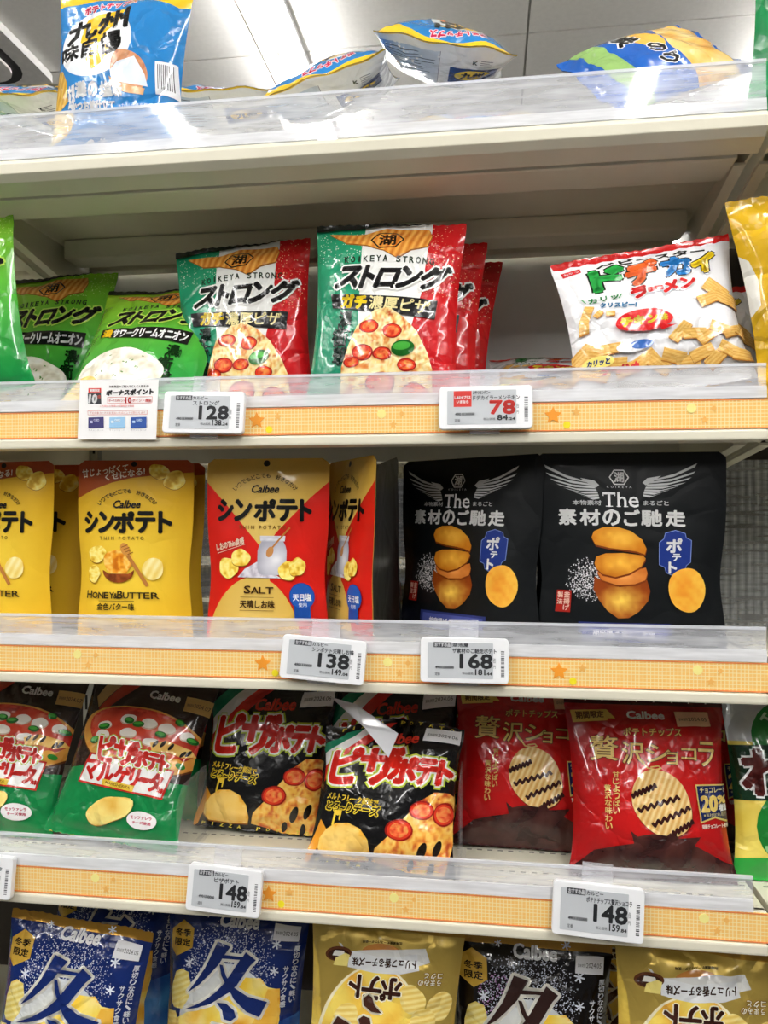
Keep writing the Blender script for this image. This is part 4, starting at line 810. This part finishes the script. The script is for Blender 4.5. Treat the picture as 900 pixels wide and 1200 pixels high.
# corrugated translucent sheet behind the pouches
pts = []; n = 480; x0, x1 = XL + .03, .62
for i in range(n + 1): pts.append((x0 + (x1 - x0) * i / n, .262 + (.0022 if i % 4 in (1, 2) else 0)))
V = [(p[0], p[1] + d, z) for d in (0, .0008) for z in (ZC + .003, ZB - .05) for p in pts]; w = n + 1; Fc = []
for i in range(n):
    Fc += [(i, i + 1, w + i + 1, w + i), (2 * w + i, 3 * w + i, 3 * w + i + 1, 2 * w + i + 1)]
cp = raw_mesh('corrugated_panel', V, Fc, clear_mat('corrugated_clear_plastic', (205, 208, 208), .34, .12, .2))
tag(cp, 'clear corrugated plastic sheet behind the black and yellow pouches', 'panel')

def shelf(z, label, x0, x1, top=False, rear=False):
    e = empty('shelf_board', ((x0 + x1) / 2, 0, z)); tag(e, label, 'shelf'); h = (x1 - x0) / 2 - .002
    dm = M_METAL()
    metal_box(e, 'deck', -h, h, .006, DEPTH, -.0025, 0, bevel=.0008)
    if top:
        MB().prism([(0, 0), (.008, 0), (.03, -.030), (.03, -.034), (.006, -.026), (-.003, -.018), (-.004, -.006)], -h, h, 'x').build('front_lip', dm, e, bevel=.001)
        metal_box(e, 'front_channel', -h + .02, h - .02, .034, .098, -.036, -.003, bevel=.004)
        metal_box(e, 'rear_channel', -h + .02, h - .02, .262, .312, -.034, -.003, bevel=.004)
        metal_box(e, 'back_flange', -h + .02, h - .02, .345, DEPTH, -.03, -.003, bevel=.003)
    else:
        metal_box(e, 'front_face', -h, h, .0015, .012, -.046, 0, bevel=.001)
        metal_box(e, 'bottom_lip', -h, h, -.0035, .03, -.0465, -.0345, bevel=.0025)
    for s_ in (-1, 1):
        x = s_ * (h - .004); m = MB().prism([(.02, -.004), (DEPTH, -.004), (DEPTH, -.085), (.25, -.062), (.06, -.044 if not top else -.03), (.02, -.03)], x - .0015, x + .0015, 'x'); m.build('bracket', dm, e)
        m = MB().prism([(.06, -.044 if not top else -.03), (.25, -.062), (DEPTH, -.085), (DEPTH, -.088), (.25, -.065), (.06, -.047 if not top else -.033)], min(x, x - s_ * .014), max(x, x - s_ * .014), 'x'); m.build('bracket_flange', dm, e)
    m = MB()
    for r, yy in ((0, .032), (1, .062), (2, .12), (3, .2)):
        k = int(h * 2 / .0135)
        for i in range(k): m.box(-h + .01 + i * .0135, -h + .0165 + i * .0135, yy, yy + .0028, -.0001, .0002)
    tag(m.build('slots', mat('slot_grey', (120, 116, 108), .6), e), kind='stuff')
    return e
def fence(z, x0, x1, hgt, label):
    e = empty('shelf_fence', ((x0 + x1) / 2, 0, z)); tag(e, label, 'fence', 'clear shelf fences'); h = (x1 - x0) / 2 - .001
    MB().box(-h, h, .0015, .0035, .0008, hgt).build('panel', M_CLEAR(), e)
    MB().prism([(.0008, hgt - .002), (.0042, hgt - .002), (.0042, hgt + .0012), (.0008, hgt + .0012)], -h, h, 'x').build('top_bead', clear_mat('fence_bead', (245, 248, 255), .45, .05, .1), e)
    MB().box(-h, h, .004, .026, .0008, .0022).build('foot_flange', clear_mat('fence_foot', (238, 240, 245), .5, .1, .1), e)
    MB().prism([(-.0015, 0.0005), (.0013, .0005), (.0013, .014), (-.0002, .014)], -h, h, 'x').build('price_channel_lip', clear_mat('fence_lip', (246, 247, 250), .55, .08, .15), e)
def strip_mat():
    if 'orange_grid_strip' in MATS: return MATS['orange_grid_strip']
    m = mat('orange_grid_strip', (255, 205, 120), .3, vary=.03, coat=.5); nt = m.node_tree; L = nt.links.new; b = nt.nodes['Principled BSDF']
    tc = nt.nodes.new('ShaderNodeTexCoord'); br = nt.nodes.new('ShaderNodeTexBrick'); mp = nt.nodes.new('ShaderNodeMapping')
    mp.inputs['Rotation'].default_value = (math.pi / 2, 0, 0)
    br.offset = 0; br.inputs['Scale'].default_value = 1; br.inputs['Brick Width'].default_value = .0042; br.inputs['Row Height'].default_value = .0042; br.inputs['Mortar Size'].default_value = .0005; br.inputs['Mortar Smooth'].default_value = .3
    br.inputs['Color1'].default_value = (*lin((255, 202, 108)), 1); br.inputs['Color2'].default_value = (*lin((255, 208, 120)), 1); br.inputs['Mortar'].default_value = (*lin((255, 232, 176)), 1)
    L(tc.outputs['Object'], mp.inputs[0]); L(mp.outputs[0], br.inputs['Vector']); L(br.outputs['Color'], b.inputs['Base Color']); return m
def price_strip(z, x0, x1, stars, label):
    e = empty('price_strip', ((x0 + x1) / 2, 0, z)); tag(e, label, 'strip', 'orange starred price strips'); h = (x1 - x0) / 2 - .001
    MB().box(-h, h, -.0006, .0012, -.0335, -.0005).build('paper_strip', strip_mat(), e)
    em = mat('strip_edge_orange', (240, 140, 80), .4, vary=.05)
    MB().box(-h, h, -.0009, -.0005, -.002, -.0006).build('edge_line', em, e); MB().box(-h, h, -.0009, -.0005, -.0334, -.032).build('edge_line', em, e)
    def star(cx, cz, r, m, nm='star', k=5):
        P = [(cx + (r if i % 2 == 0 else r * (.48 if k == 5 else .95)) * math.sin(math.pi * i / k), cz + (r if i % 2 == 0 else r * (.48 if k == 5 else .95)) * math.cos(math.pi * i / k)) for i in range(2 * k)]
        MB().prism(P, -.0012, -.0007).build(nm, m, e)
    cx = (x0 + x1) / 2; so = mat('star_orange', (246, 158, 48), .4); sy = mat('dot_yellow', (255, 232, 40), .4); sp = mat('star_pale', (255, 238, 150), .4); sf = mat('star_faint', (250, 190, 100), .4)
    for px in stars:
        X = XA(px, 0) - cx
        for nm, dx, dz, r, m_, k in (('star', 0, -.0155, .0105, so, 5), ('dot', .0155, -.0265, .0042, sy, 10), ('star', .026, -.0115, .0055, sf, 5), ('star', .152, -.010, .0055, sp, 8), ('star', .166, -.023, .005, sf, 5), ('dot', .176, -.0105, .0028, sf, 8)):
            if abs(X + dx) < h - .012: star(X + dx, dz, r, m_, nm, k)
where = {ZA: 'top', ZB: 'second', ZC: 'third', ZD: 'fourth'}
desc = {ZA: 'holding the blue bags', ZB: 'holding the sour cream and pizza bags', ZC: 'holding the stand-up pouches', ZD: 'holding the pizza and chocolate crisp bags', ZE: 'holding the winter and truffle crisps'}
for z in (ZA, ZB, ZC, ZD, ZE):
    shelf(z, 'cream steel shelf ' + desc[z], XL, XR, top=(z == ZA))
    shelf(z, {ZA: 'end of the next bay cream shelf under the green bag', ZB: 'next bay cream shelf under the tall yellow bags', ZC: 'next bay cream shelf beside the black pouches', ZD: 'next bay cream shelf under the wasabi crisp bag', ZE: 'lowest cream shelf of the next bay'}[z], XR + .003, 1.1, top=(z == ZA))
    shelf(z, {ZA: 'previous bay cream shelf next to the air conditioner', ZB: 'previous bay cream shelf past the leaning green bag', ZC: 'previous bay cream shelf past the honey butter pouches', ZD: 'previous bay cream shelf past the margherita crisps', ZE: 'previous bay cream shelf under the lime green bag'}[z], -1.3, XL - .003, top=(z == ZA))
    if z == ZE: continue
    fence(z, XL, XR - .002 if z != ZD else .294, .057 if z == ZA else .038, 'clear plastic fence along the front of the %s shelf' % where[z])
    if z != ZD: fence(z, XR + .002, 1.1, .057 if z == ZA else .038, 'end of the clear fence past the %s shelf, next bay' % where[z])
    if z != ZA:
        price_strip(z, XL, XR, {ZB: (301, 648), ZC: (-40, 308, 655), ZD: (-20, 315, 662)}[z], 'orange grid price strip with stars along the %s shelf' % where[z])
        price_strip(z, XR + .003, 1.1, (), 'end of the orange price strip past the %s shelf, next bay' % where[z])
# shelves of the far side, seen through the corrugated sheet
for z, t in ((ZB - .02, 'upper'), (ZC + .07, 'middle'), (ZC - .02, 'lower')):
    e = empty('shelf_board', (.2, .4, z)); tag(e, 'grey %s shelf of the far side behind the corrugated sheet' % t, 'shelf')
    metal_box(e, 'deck', -.9, .9, 0, .34, -.004, 0); metal_box(e, 'front_face', -.9, .9, .34, .346, -.03, .004)
for i, (px, ww, h, c, t) in enumerate(((905, .14, .045, (60, 22, 26), 'dark red'), (775, .16, .04, (30, 30, 32), 'black'), (640, .2, .05, (120, 40, 40), 'dull red'), (420, .2, .05, (190, 170, 120), 'tan'))):
    e = empty('carton', (XA(px, .45), .45, ZC - .0195)); tag(e, t + ' carton behind the corrugated sheet on the far side', 'carton')
    MB().box(-ww / 2, ww / 2, 0, .12, 0, h).build('box', mat('carton_' + t.replace(' ', '_'), c, .5), e, bevel=.002); MB().box(-ww / 2 + .002, ww / 2 - .002, -.0006, .0002, h - .012, h - .004).build('printed_band', mat('carton_band', (200, 196, 180), .4), e)
for px, y0, hh, t in ((207, .02, .095, 'between the margherita and pizza crisps'), (538, .02, .115, 'between the pizza and chocolate crisps')):
    e = empty('shelf_divider', (XA(px, y0), y0, ZD + .0005)); tag(e, 'clear plastic shelf divider ' + t, 'divider', 'clear dividers on the fourth shelf')
    MB().prism([(0, 0), (.1, 0), (.1, hh), (.02, hh), (0, hh - .02)], -.0008, .0008, 'x').build('sheet', clear_mat('divider_plastic', (240, 243, 246), .03, .05, .02), e)
    MB().box(-.006, .006, 0, .1, 0, .0012).build('foot', clear_mat('divider_plastic', (240, 243, 246), .03, .05, .02), e)

# ---------------------------------------------------------------- price tags and the bonus card
def price_tag(px, py, price, sub, name, label, roll=0, red=False, pitch=-6, w=101, h=51):
    p = PX(px, py, -.0135); e = empty('price_tag', p, (R(pitch), R(roll), 0), 'YXZ'); tag(e, label, 'price tag', 'electronic price tags')
    MB().prism([(x, y) for x, y in rrect(w * .001, h * .001, .0045)], 0, .0085).build('housing', mat('tag_white_plastic', (240, 241, 243), .35, vary=.02), e, bevel=.0012, smooth=False)
    MB().prism([(x - .0045, y) for x, y in rrect(w * .00074, h * .00079, .001)], -.0004, .0006).build('screen', mat('e_paper_grey', (196, 200, 204), .3, vary=.02, coat=.5), e)
    a = Art(w, h, (57, 75, 420, 245), 10); dk = (62, 64, 70)
    pc = (206, 40, 30) if red else (34, 36, 40)
    if red:
        a.rect(114, 95, 184, 158, (206, 44, 36)); a.text('しあわせプラス', (118, 114, 180, 126), WHITE, .6, n=4); a.text('いまなら', (126, 132, 172, 144), WHITE, .6, n=4)
    else: a.rect(112, 92, 186, 112, dk); a.text('おすすめ品', (117, 95, 181, 109), (220, 222, 225), .6, n=4)
    a.text(name[0], (190, 95, 256, 109), dk, .5, n=4); a.text(name[1], (190, 114, 190 + min(180, 24 * len(name[1])), 132), dk, .5, n=4)
    a.text(price, (256 - (34 if len(price) == 3 else 0), 136, 352, 188), pc, 2.9, n=8); a.text('円', (357, 176, 366, 188), dk); a.text('(税抜)', (357, 148, 367, 170), dk)
    a.text(sub[0], (284, 192, 324, 213), (34, 36, 40), .9, n=6); a.text(sub[1], (326, 203, 352, 213), (34, 36, 40), .6, n=5); a.text('税込価格', (230, 203, 276, 213), dk)
    a.text('4901330000', (120, 182, 196, 192), dk, .4, n=4); a.text('定番', (118, 206, 140, 218), dk)
    flat_print('print', a, e, M_PAPER(), y=-.4, z=.02)
    rn = random.Random(int(px)); b = Art(w, h, (57, 75, 420, 245), 10); y = 122.0; k = 0
    while y < 222:
        hh = rn.choice((1.5, 2.5, 4)); b.rect(388, y, 402, y + hh, (45, 45, 50), k > 0); y += hh + rn.choice((1.5, 2.5, 3.5)); k += 1
    flat_print('barcode', b, e, M_PAPER(), y=0, z=.05)
    c = clear_mat('tag_clip_plastic', (240, 242, 248), .22, .05, .1)
    MB().box(-.018, .016, .0086, .0098, h * .0005 - .004, h * .0005 + .021).build('clip', c, e); MB().box(-.018, .016, .0086, .0122, -h * .0005 - .004, -h * .0005 + .004).build('clip_foot', c, e)
price_tag(238, 483, '128', ('138', '.24'), ('カルビー', 'ストロング'), 'white price tag reading 128 under the pizza bags, beside the bonus card', roll=1.5)
price_tag(569, 477, '78', ('84', '.24'), ('おやつカンパニー', 'ドデカイラーメンチキン'), 'white price tag reading 78 in red under the ramen snack', roll=0, red=True, w=106, h=50)
price_tag(378, 773, '138', ('149', '.04'), ('カルビー', 'シンポテト天晴しお味'), 'tilted white price tag reading 138 below the salt pouch', roll=4)
price_tag(544, 774, '168', ('181', '.44'), ('湖池屋', 'ザ素材のご馳走ポテト'), 'white price tag reading 168 below the black pouches', roll=0)
price_tag(-30, 1026, '148', ('159', '.84'), ('カルビー', 'ピザポテトマルゲリータ'), 'white price tag below the margherita crisps, cut off by the picture edge', roll=2)
price_tag(262, 1044, '148', ('159', '.84'), ('カルビー', 'ピザポテト'), 'white price tag reading 148 below the black pizza crisps', roll=3, w=92, h=54)
price_tag(701, 1069, '148', ('159', '.84'), ('カルビー', 'ポテトチップス贅沢ショコラ'), 'white price tag reading 148 below the red chocolate crisps', roll=3, w=100, h=58)
p = PX(138, 480, -.006); e = empty('bonus_card', p, (R(-3), R(1), 0), 'YXZ'); tag(e, 'white paper bonus point card with three small blue cards printed on it', 'card')
MB().box(-.051, .051, 0, .0006, -.037, .037).build('paper', mat('card_white', (244, 243, 242), .5, vary=.02), e)
a = Art(102, 74, [(50, 22), (450, 25), (432, 314), (26, 314)], 12)
a.poly([(92, 62), (158, 62), (158, 86), (90, 86)], (206, 44, 36)); a.text('期間限定', (100, 67, 150, 80), WHITE, .5, n=4); a.rect(88, 86, 157, 140, (40, 42, 48)); a.text('10', [(98, 94), (136, 94), (132, 134), (92, 134)], WHITE, 3); a.text('倍', (138, 96, 154, 112), (230, 90, 70))
a.text('対象商品のご購入でどんどん貯まる!', (200, 50, 402, 62), (70, 60, 60), .3, n=4); a.text('ボーナスポイント', [(188, 74), (424, 68), (422, 94), (184, 98)], (30, 28, 30), 2.2)
RDc = (206, 60, 55)
a.stroke([(190, 108), (418, 106), (416, 136), (190, 138), (190, 108)], 1.6, RDc); a.text('ボーナスポイント', (196, 117, 278, 130), RDc, .3, n=4); a.text('10', (282, 110, 312, 136), (206, 44, 40), 1.6); a.text('ポイント進呈', (318, 116, 412, 131), RDc, .3, n=4)
a.text('ご利用のお客様に店舗限定で進呈', (150, 146, 326, 155), RDc, n=4); a.stroke([(86, 174), (392, 172), (390, 192), (86, 193), (86, 174)], 1.4, RDc); a.text('下記対象カードのお支払いでポイントが貯まります', (96, 178, 382, 189), (190, 90, 85), n=4)
for x, c, t in ((86, (48, 46, 110), (200, 200, 230)), (196, (150, 196, 232), (235, 245, 252)), (306, (28, 76, 158), (190, 215, 240))):
    a.poly([(x + 2, 206), (x + 82, 204), (x + 80, 256), (x, 258)], c); a.rect(x + 10, 222, x + 24, 234, t); a.text('CARD', (x + 30, 214, x + 58, 226), t, .5, n=4); a.text('ポイントカード', (x, 264, x + 80, 272), (150, 150, 155), n=4)
a.text('ポイントカード', (306, 264, 386, 272), (150, 150, 155), n=4)
flat_print('print', a, e, M_PAPER(), y=0, z=.03)

# ---------------------------------------------------------------- the goods
from mathutils import Euler
def stand(D, label, px, Y, z, lean, roll=0, yaw=0, T=26, seed=1, wr=1.0, name='crisp_bag', cat='crisp bag', group=None, **k):
    W = D.art.W * .001; lift = W / 2 * .93 * abs(math.sin(R(roll)))
    return snack(D, name, label, cat, (XA(px, Y), Y, z + .0025 + lift), (R(-lean), R(roll), R(yaw)), 'YXZ', T, seed, wr, group, **k)
def lie(D, label, px, py, Y, tilt, yaw=0, roll=0, T=34, seed=1, name='crisp_bag', cat='crisp bag', group=None, wr=1.2, **k):
    eu = Euler((R(90 - tilt), R(180 + roll), R(yaw)), 'XYZ'); v = Vector((0, 0, D.art.H * .001)); v.rotate(eu)
    return snack(D, name, label, cat, PX(px, py, Y) - v, tuple(eu), 'XYZ', T, seed, wr, group, **k)
SP, SG, DK, HB, SA, TH = design_strong(False), design_strong(True), design_dodekai(), design_honey(), design_salt(), design_the()
PP, MG, CH, WB, WK, TR, KY, NO, WA = design_pizzapotato(), design_margherita(), design_chocolat(), design_winter(False), design_winter(True), design_truffle(), design_kyushu(), design_nori(), design_wasabi()
GR_ = design_plain((130, 205, 50), 180, 220, (120, 190, 40)); YE = design_plain((214, 170, 28), 176, 236, (190, 150, 20), marks=lambda a: (a.poly([(0, 66), (8, 76), (13, 100), (10, 130), (0, 140)], (225, 222, 212)), a.ell(120, 150, 60, 50, (236, 196, 60)))); GD_ = design_plain((30, 140, 80), 180, 236, (20, 110, 60))
# second shelf
g = 'sour cream crisp bags'
stand(SG, 'green sour cream crisp bag leaning at the frame edge, nearest of its kind', -40, .03, ZB, 7, -12, 0, 24, 3, group=g)
stand(SG, 'green sour cream crisp bag with its logo chip showing, behind the leaning one', 48, .15, ZB, 16, -3, 0, 22, 4, group=g)
stand(SG, 'green sour cream crisp bag tipped back behind the bonus card', 146, .04, ZB, 36, 1, 0, 26, 5, group=g)
stand(SG, 'green sour cream crisp bag hidden behind the tipped back one', 180, .125, ZB, 34, 0, 0, 22, 6, group=g)
g = 'pizza flavour crisp bags'
stand(SP, 'green white and red pizza crisp bag beside the sour cream bags', 288, .105, ZB, 9, -4, 0, 24, 7, group=g)
stand(SP, 'green white and red pizza crisp bag, tallest and foremost of its kind', 446, .05, ZB, 9, 2, 0, 26, 8, group=g)
stand(SP, 'red edged pizza crisp bag directly behind the foremost one', 474, .122, ZB, 9, 3, 0, 22, 9, group=g)
stand(SP, 'red edged pizza crisp bag rearmost of the row, sticking out sideways', 488, .19, ZB, 11, 6, 0, 20, 10, group=g)
g = 'ramen snack bags'
stand(DK, 'white ramen snack bag with red top and colourful lettering, standing upright', 778, .045, ZB, 8, -8, 0, 24, 11, .75, name='ramen_snack_bag', cat='snack bag', group=g)
stand(DK, 'white ramen snack bag lying flat beside the standing one', 660, .1, ZB, 60, 4, 0, 20, 12, name='ramen_snack_bag', cat='snack bag', group=g)
stand(DK, 'white ramen snack bag behind the upright one', 806, .2, ZB, 10, -3, 0, 20, 13, name='ramen_snack_bag', cat='snack bag', group=g)
stand(YE, 'plain yellow bag with a creased top standing at the picture edge', 984, .03, ZB, 4, -8, 0, 24, 14, 1.6, group='yellow bags in the next bay')
stand(YE, 'plain yellow bag in shade behind the creased one', 990, .12, ZB, 5, -6, 0, 22, 15, 1.4, group='yellow bags in the next bay')
# third shelf
P3 = dict(name='snack_pouch', cat='pouch')
g = 'honey butter pouches'
stand(HB, 'yellow honey butter pouch cut off by the picture edge', 4, .07, ZC, 1, 0, -8, 20, 21, group=g, **P3)
stand(HB, 'yellow honey butter pouch in shade behind the cut off one', 40, .14, ZC, 1, 0, 0, 18, 22, group=g, **P3)
stand(HB, 'yellow honey butter pouch fully in view beside the salt pouch', 158, .065, ZC, 1, 0, 3, 20, 23, group=g, **P3)
stand(HB, 'yellow honey butter pouch mostly hidden behind the full one', 176, .13, ZC, 1, 0, 0, 18, 24, group=g, **P3)
g = 'salt pouches'
stand(SA, 'gold and red salt pouch facing front above the tilted price tag', 313, .06, ZC, 1, 0, 0, 20, 25, group=g, **P3)
stand(SA, 'gold and red salt pouch turned sideways', 408, .085, ZC, 1, 0, -58, 18, 26, group=g, **P3)
stand(SA, 'gold and red salt pouch behind the front facing one', 330, .165, ZC, 1, 0, 0, 18, 27, group=g, **P3)
g = 'black potato pouches'
stand(TH, 'black potato pouch turned slightly aside, above the 168 price tag', 545, .105, ZC, 2, 0, -34, 20, 28, group=g, **P3)
stand(TH, 'black potato pouch facing front, largest in the row', 738, .05, ZC, 1, 0, 0, 20, 29, group=g, **P3)
stand(TH, 'black potato pouch showing its plain back beside the sideways salt pouch', 451, .19, ZC, 1, 0, 108, 14, 30, group=g, **P3)
stand(TH, 'black potato pouch behind the largest one', 725, .125, ZC, 1, 0, 0, 18, 31, group=g, **P3)
# fourth shelf
g = 'margherita crisp bags'
stand(MG, 'green margherita pizza crisp bag cut off by the picture edge', -14, .07, ZD, 24, 2, 0, 26, 41, group=g)
stand(MG, 'green margherita pizza crisp bag tilted, beside the black pizza crisps', 128, .055, ZD, 27, 6, 0, 28, 42, group=g)
stand(MG, 'green margherita pizza crisp bag in shade behind the tilted one', 158, .16, ZD, 20, 2, 0, 22, 43, group=g)
g = 'black pizza crisp bags'
stand(PP, 'black pizza crisp bag with a neat flat front and pale date sticker', 302, .125, ZD, 18, 2.5, 0, 26, 44, group=g)
stand(PP, 'black pizza crisp bag behind the neat one', 318, .205, ZD, 16, 1, 0, 20, 45, group=g)
def crumple(G, W, H):
    x, z = G[..., 0].copy(), G[..., 2].copy()
    k = np.clip((z - .52 * H) / (.4 * H), 0, 1); lx = 8 + (z - .55 * H) * .1
    G[..., 1] += 26 * k * np.exp(-((x - lx) / 13) ** 2)
    L_ = np.clip((lx - x) / (W * .5), 0, 1) * k; G[..., 1] -= 26 * L_ * k; G[..., 2] -= 26 * L_ * k; G[..., 0] += 10 * L_ * k
    G[..., 2] -= 14 * np.clip((x - lx) / (W * .5), 0, 1) * k * k + 13 * np.clip(z / H, 0, 1) ** 1.3
cb = stand(PP, 'crumpled black pizza crisp bag pushed in at the top, nearest the fence', 444, .03, ZD, 25, 3, 0, 30, 46, 1.5, group=g, deform=crumple)
fm = mat('silver_back_film', (214, 215, 220), .25, coat=.4)
fp = [(-.078, .194, -.05), (-.045, .188, -.05), (.012, .158, -.04), (.003, .128, -.04), (-.03, .160, -.048)]
MBf = MB(); MBf.v = [(x, y + d, z) for d in (0, .0008) for x, z, y in fp]; MBf.f = [(0, 1, 2, 4), (4, 2, 3), (9, 7, 6, 5), (8, 7, 9)] + [(i, (i + 1) % 5, (i + 1) % 5 + 5, i + 5) for i in range(5)]
fo = MBf.build('folded_corner', fm, cb); fo['label'] = 'silver inside of the folded corner'
stand(PP, 'black pizza crisp bag directly behind the crumpled one, showing its date sticker', 458, .135, ZD, 18, -1, 0, 20, 47, group=g)
stand(PP, 'black pizza crisp bag rearmost behind the crumpled one', 476, .2, ZD, 14, 1, 0, 18, 48, group=g)
g = 'chocolate crisp bags'
stand(CH, 'red chocolate crisp bag next to the clear divider, partly covered', 616, .125, ZD, 19, 1, 0, 25, 49, group=g)
stand(CH, 'red chocolate crisp bag fully in view with gold lettering', 764, .06, ZD, 17, 0, 0, 27, 50, group=g)
stand(CH, 'red chocolate crisp bag in shade behind the covered one', 640, .19, ZD, 14, 0, 0, 20, 51, group=g)
stand(CH, 'red chocolate crisp bag in shade behind the one in full view', 798, .15, ZD, 14, 1, 0, 20, 52, group=g)
stand(WA, 'green and yellow wasabi crisp bag at the picture edge', 957, .075, ZD, 14, 0, 0, 26, 53)
# lowest shelf
g = 'blue winter crisp bags'
stand(WB, 'navy blue winter crisp bag with gold top seal in full view', 62, .035, ZE, 8, 5, 0, 26, 61, group=g)
stand(WB, 'navy blue winter crisp bag below the 148 tag, half hidden under the shelf lip', 268, .11, ZE, 7, 1, 0, 26, 62, group=g)
stand(WB, 'navy blue winter crisp bag behind the one with the gold seal', 120, .17, ZE, 8, 3, 0, 20, 63, group=g)
g = 'gold truffle crisp bags'
stand(TR, 'gold truffle crisp bag upside down between the two winter bags', 438, .045, ZE, 6, 3, 0, 26, 64, group=g)
stand(TR, 'gold truffle crisp bag upside down, creased, at the picture edge', 812, .04, ZE, 6, 3, 0, 28, 65, 1.6, group=g)
stand(TR, 'gold truffle crisp bag in the dark behind the creased one', 716, .18, ZE, 6, 2, 0, 20, 66, group=g)
g = 'black winter crisp bags'
stand(WK, 'black winter crisp bag with a brown brush character', 620, .09, ZE, 6, 1, 0, 26, 67, group=g)
stand(WK, 'black winter crisp bag behind the creased gold bag', 846, .2, ZE, 7, 2, 0, 20, 68, group=g)
def lime(a): a.poly([(150, 40), (185, 30), (185, 120), (160, 110)], (205, 30, 40)); a.poly([(120, 150), (185, 120), (185, 200), (140, 215)], (235, 235, 225))
stand(design_plain((110, 190, 50), 186, 236, (60, 130, 30), marks=lime), 'lime green crisp bag, only its edge in view', -98, .05, ZE, 6, 0, 0, 24, 69)
# top shelf
g = 'blue salt crisp bags'
stand(KY, 'blue salt crisp bag standing upright above the fence', 133, .042, ZA, 5, 2, 0, 28, 71, 1.0, group=g)
lie(KY, 'blue salt crisp bag lying down beside the upright one', 246, 104, .16, 12, 10, -2, 24, 72, group=g)
lie(KY, 'blue salt crisp bag lying with a yellow seal rising to one side', 372, 90, .07, 22, -4, -14, 36, 73, group=g)
lie(KY, 'blue salt crisp bag lying highest, upside down lettering over a white underside', 522, 50, .08, 24, 8, 9, 38, 74, group=g)
lie(KY, 'blue salt crisp bag lying at the picture edge below the lime bag', 0, 110, .08, 14, -10, 8, 34, 75, group=g)
lie(KY, 'blue salt crisp bag lying under the white underside of the highest one', 552, 138, .05, 8, 0, 0, 30, 76, group=g)
snack(NO, 'crisp_bag', 'blue and orange seaweed crisp bag lying on its side with a twisted end', 'crisp bag', PX(690, 104, .07), (R(-35), R(63), R(0)), 'YXZ', 30, 78, 1.5)
lie(NO, 'blue seaweed crisp bag lying low behind the fence near the green bag', 884, 124, .06, 6, 0, 0, 28, 79)
stand(GR_, 'lime green bag tip showing behind the upright blue bag', -70, .2, ZA, 5, 0, 0, 22, 80)
stand(GD_, 'dark green bag standing at the corner of the top shelf', 968, .04, ZA, 4, 4, 0, 24, 81)
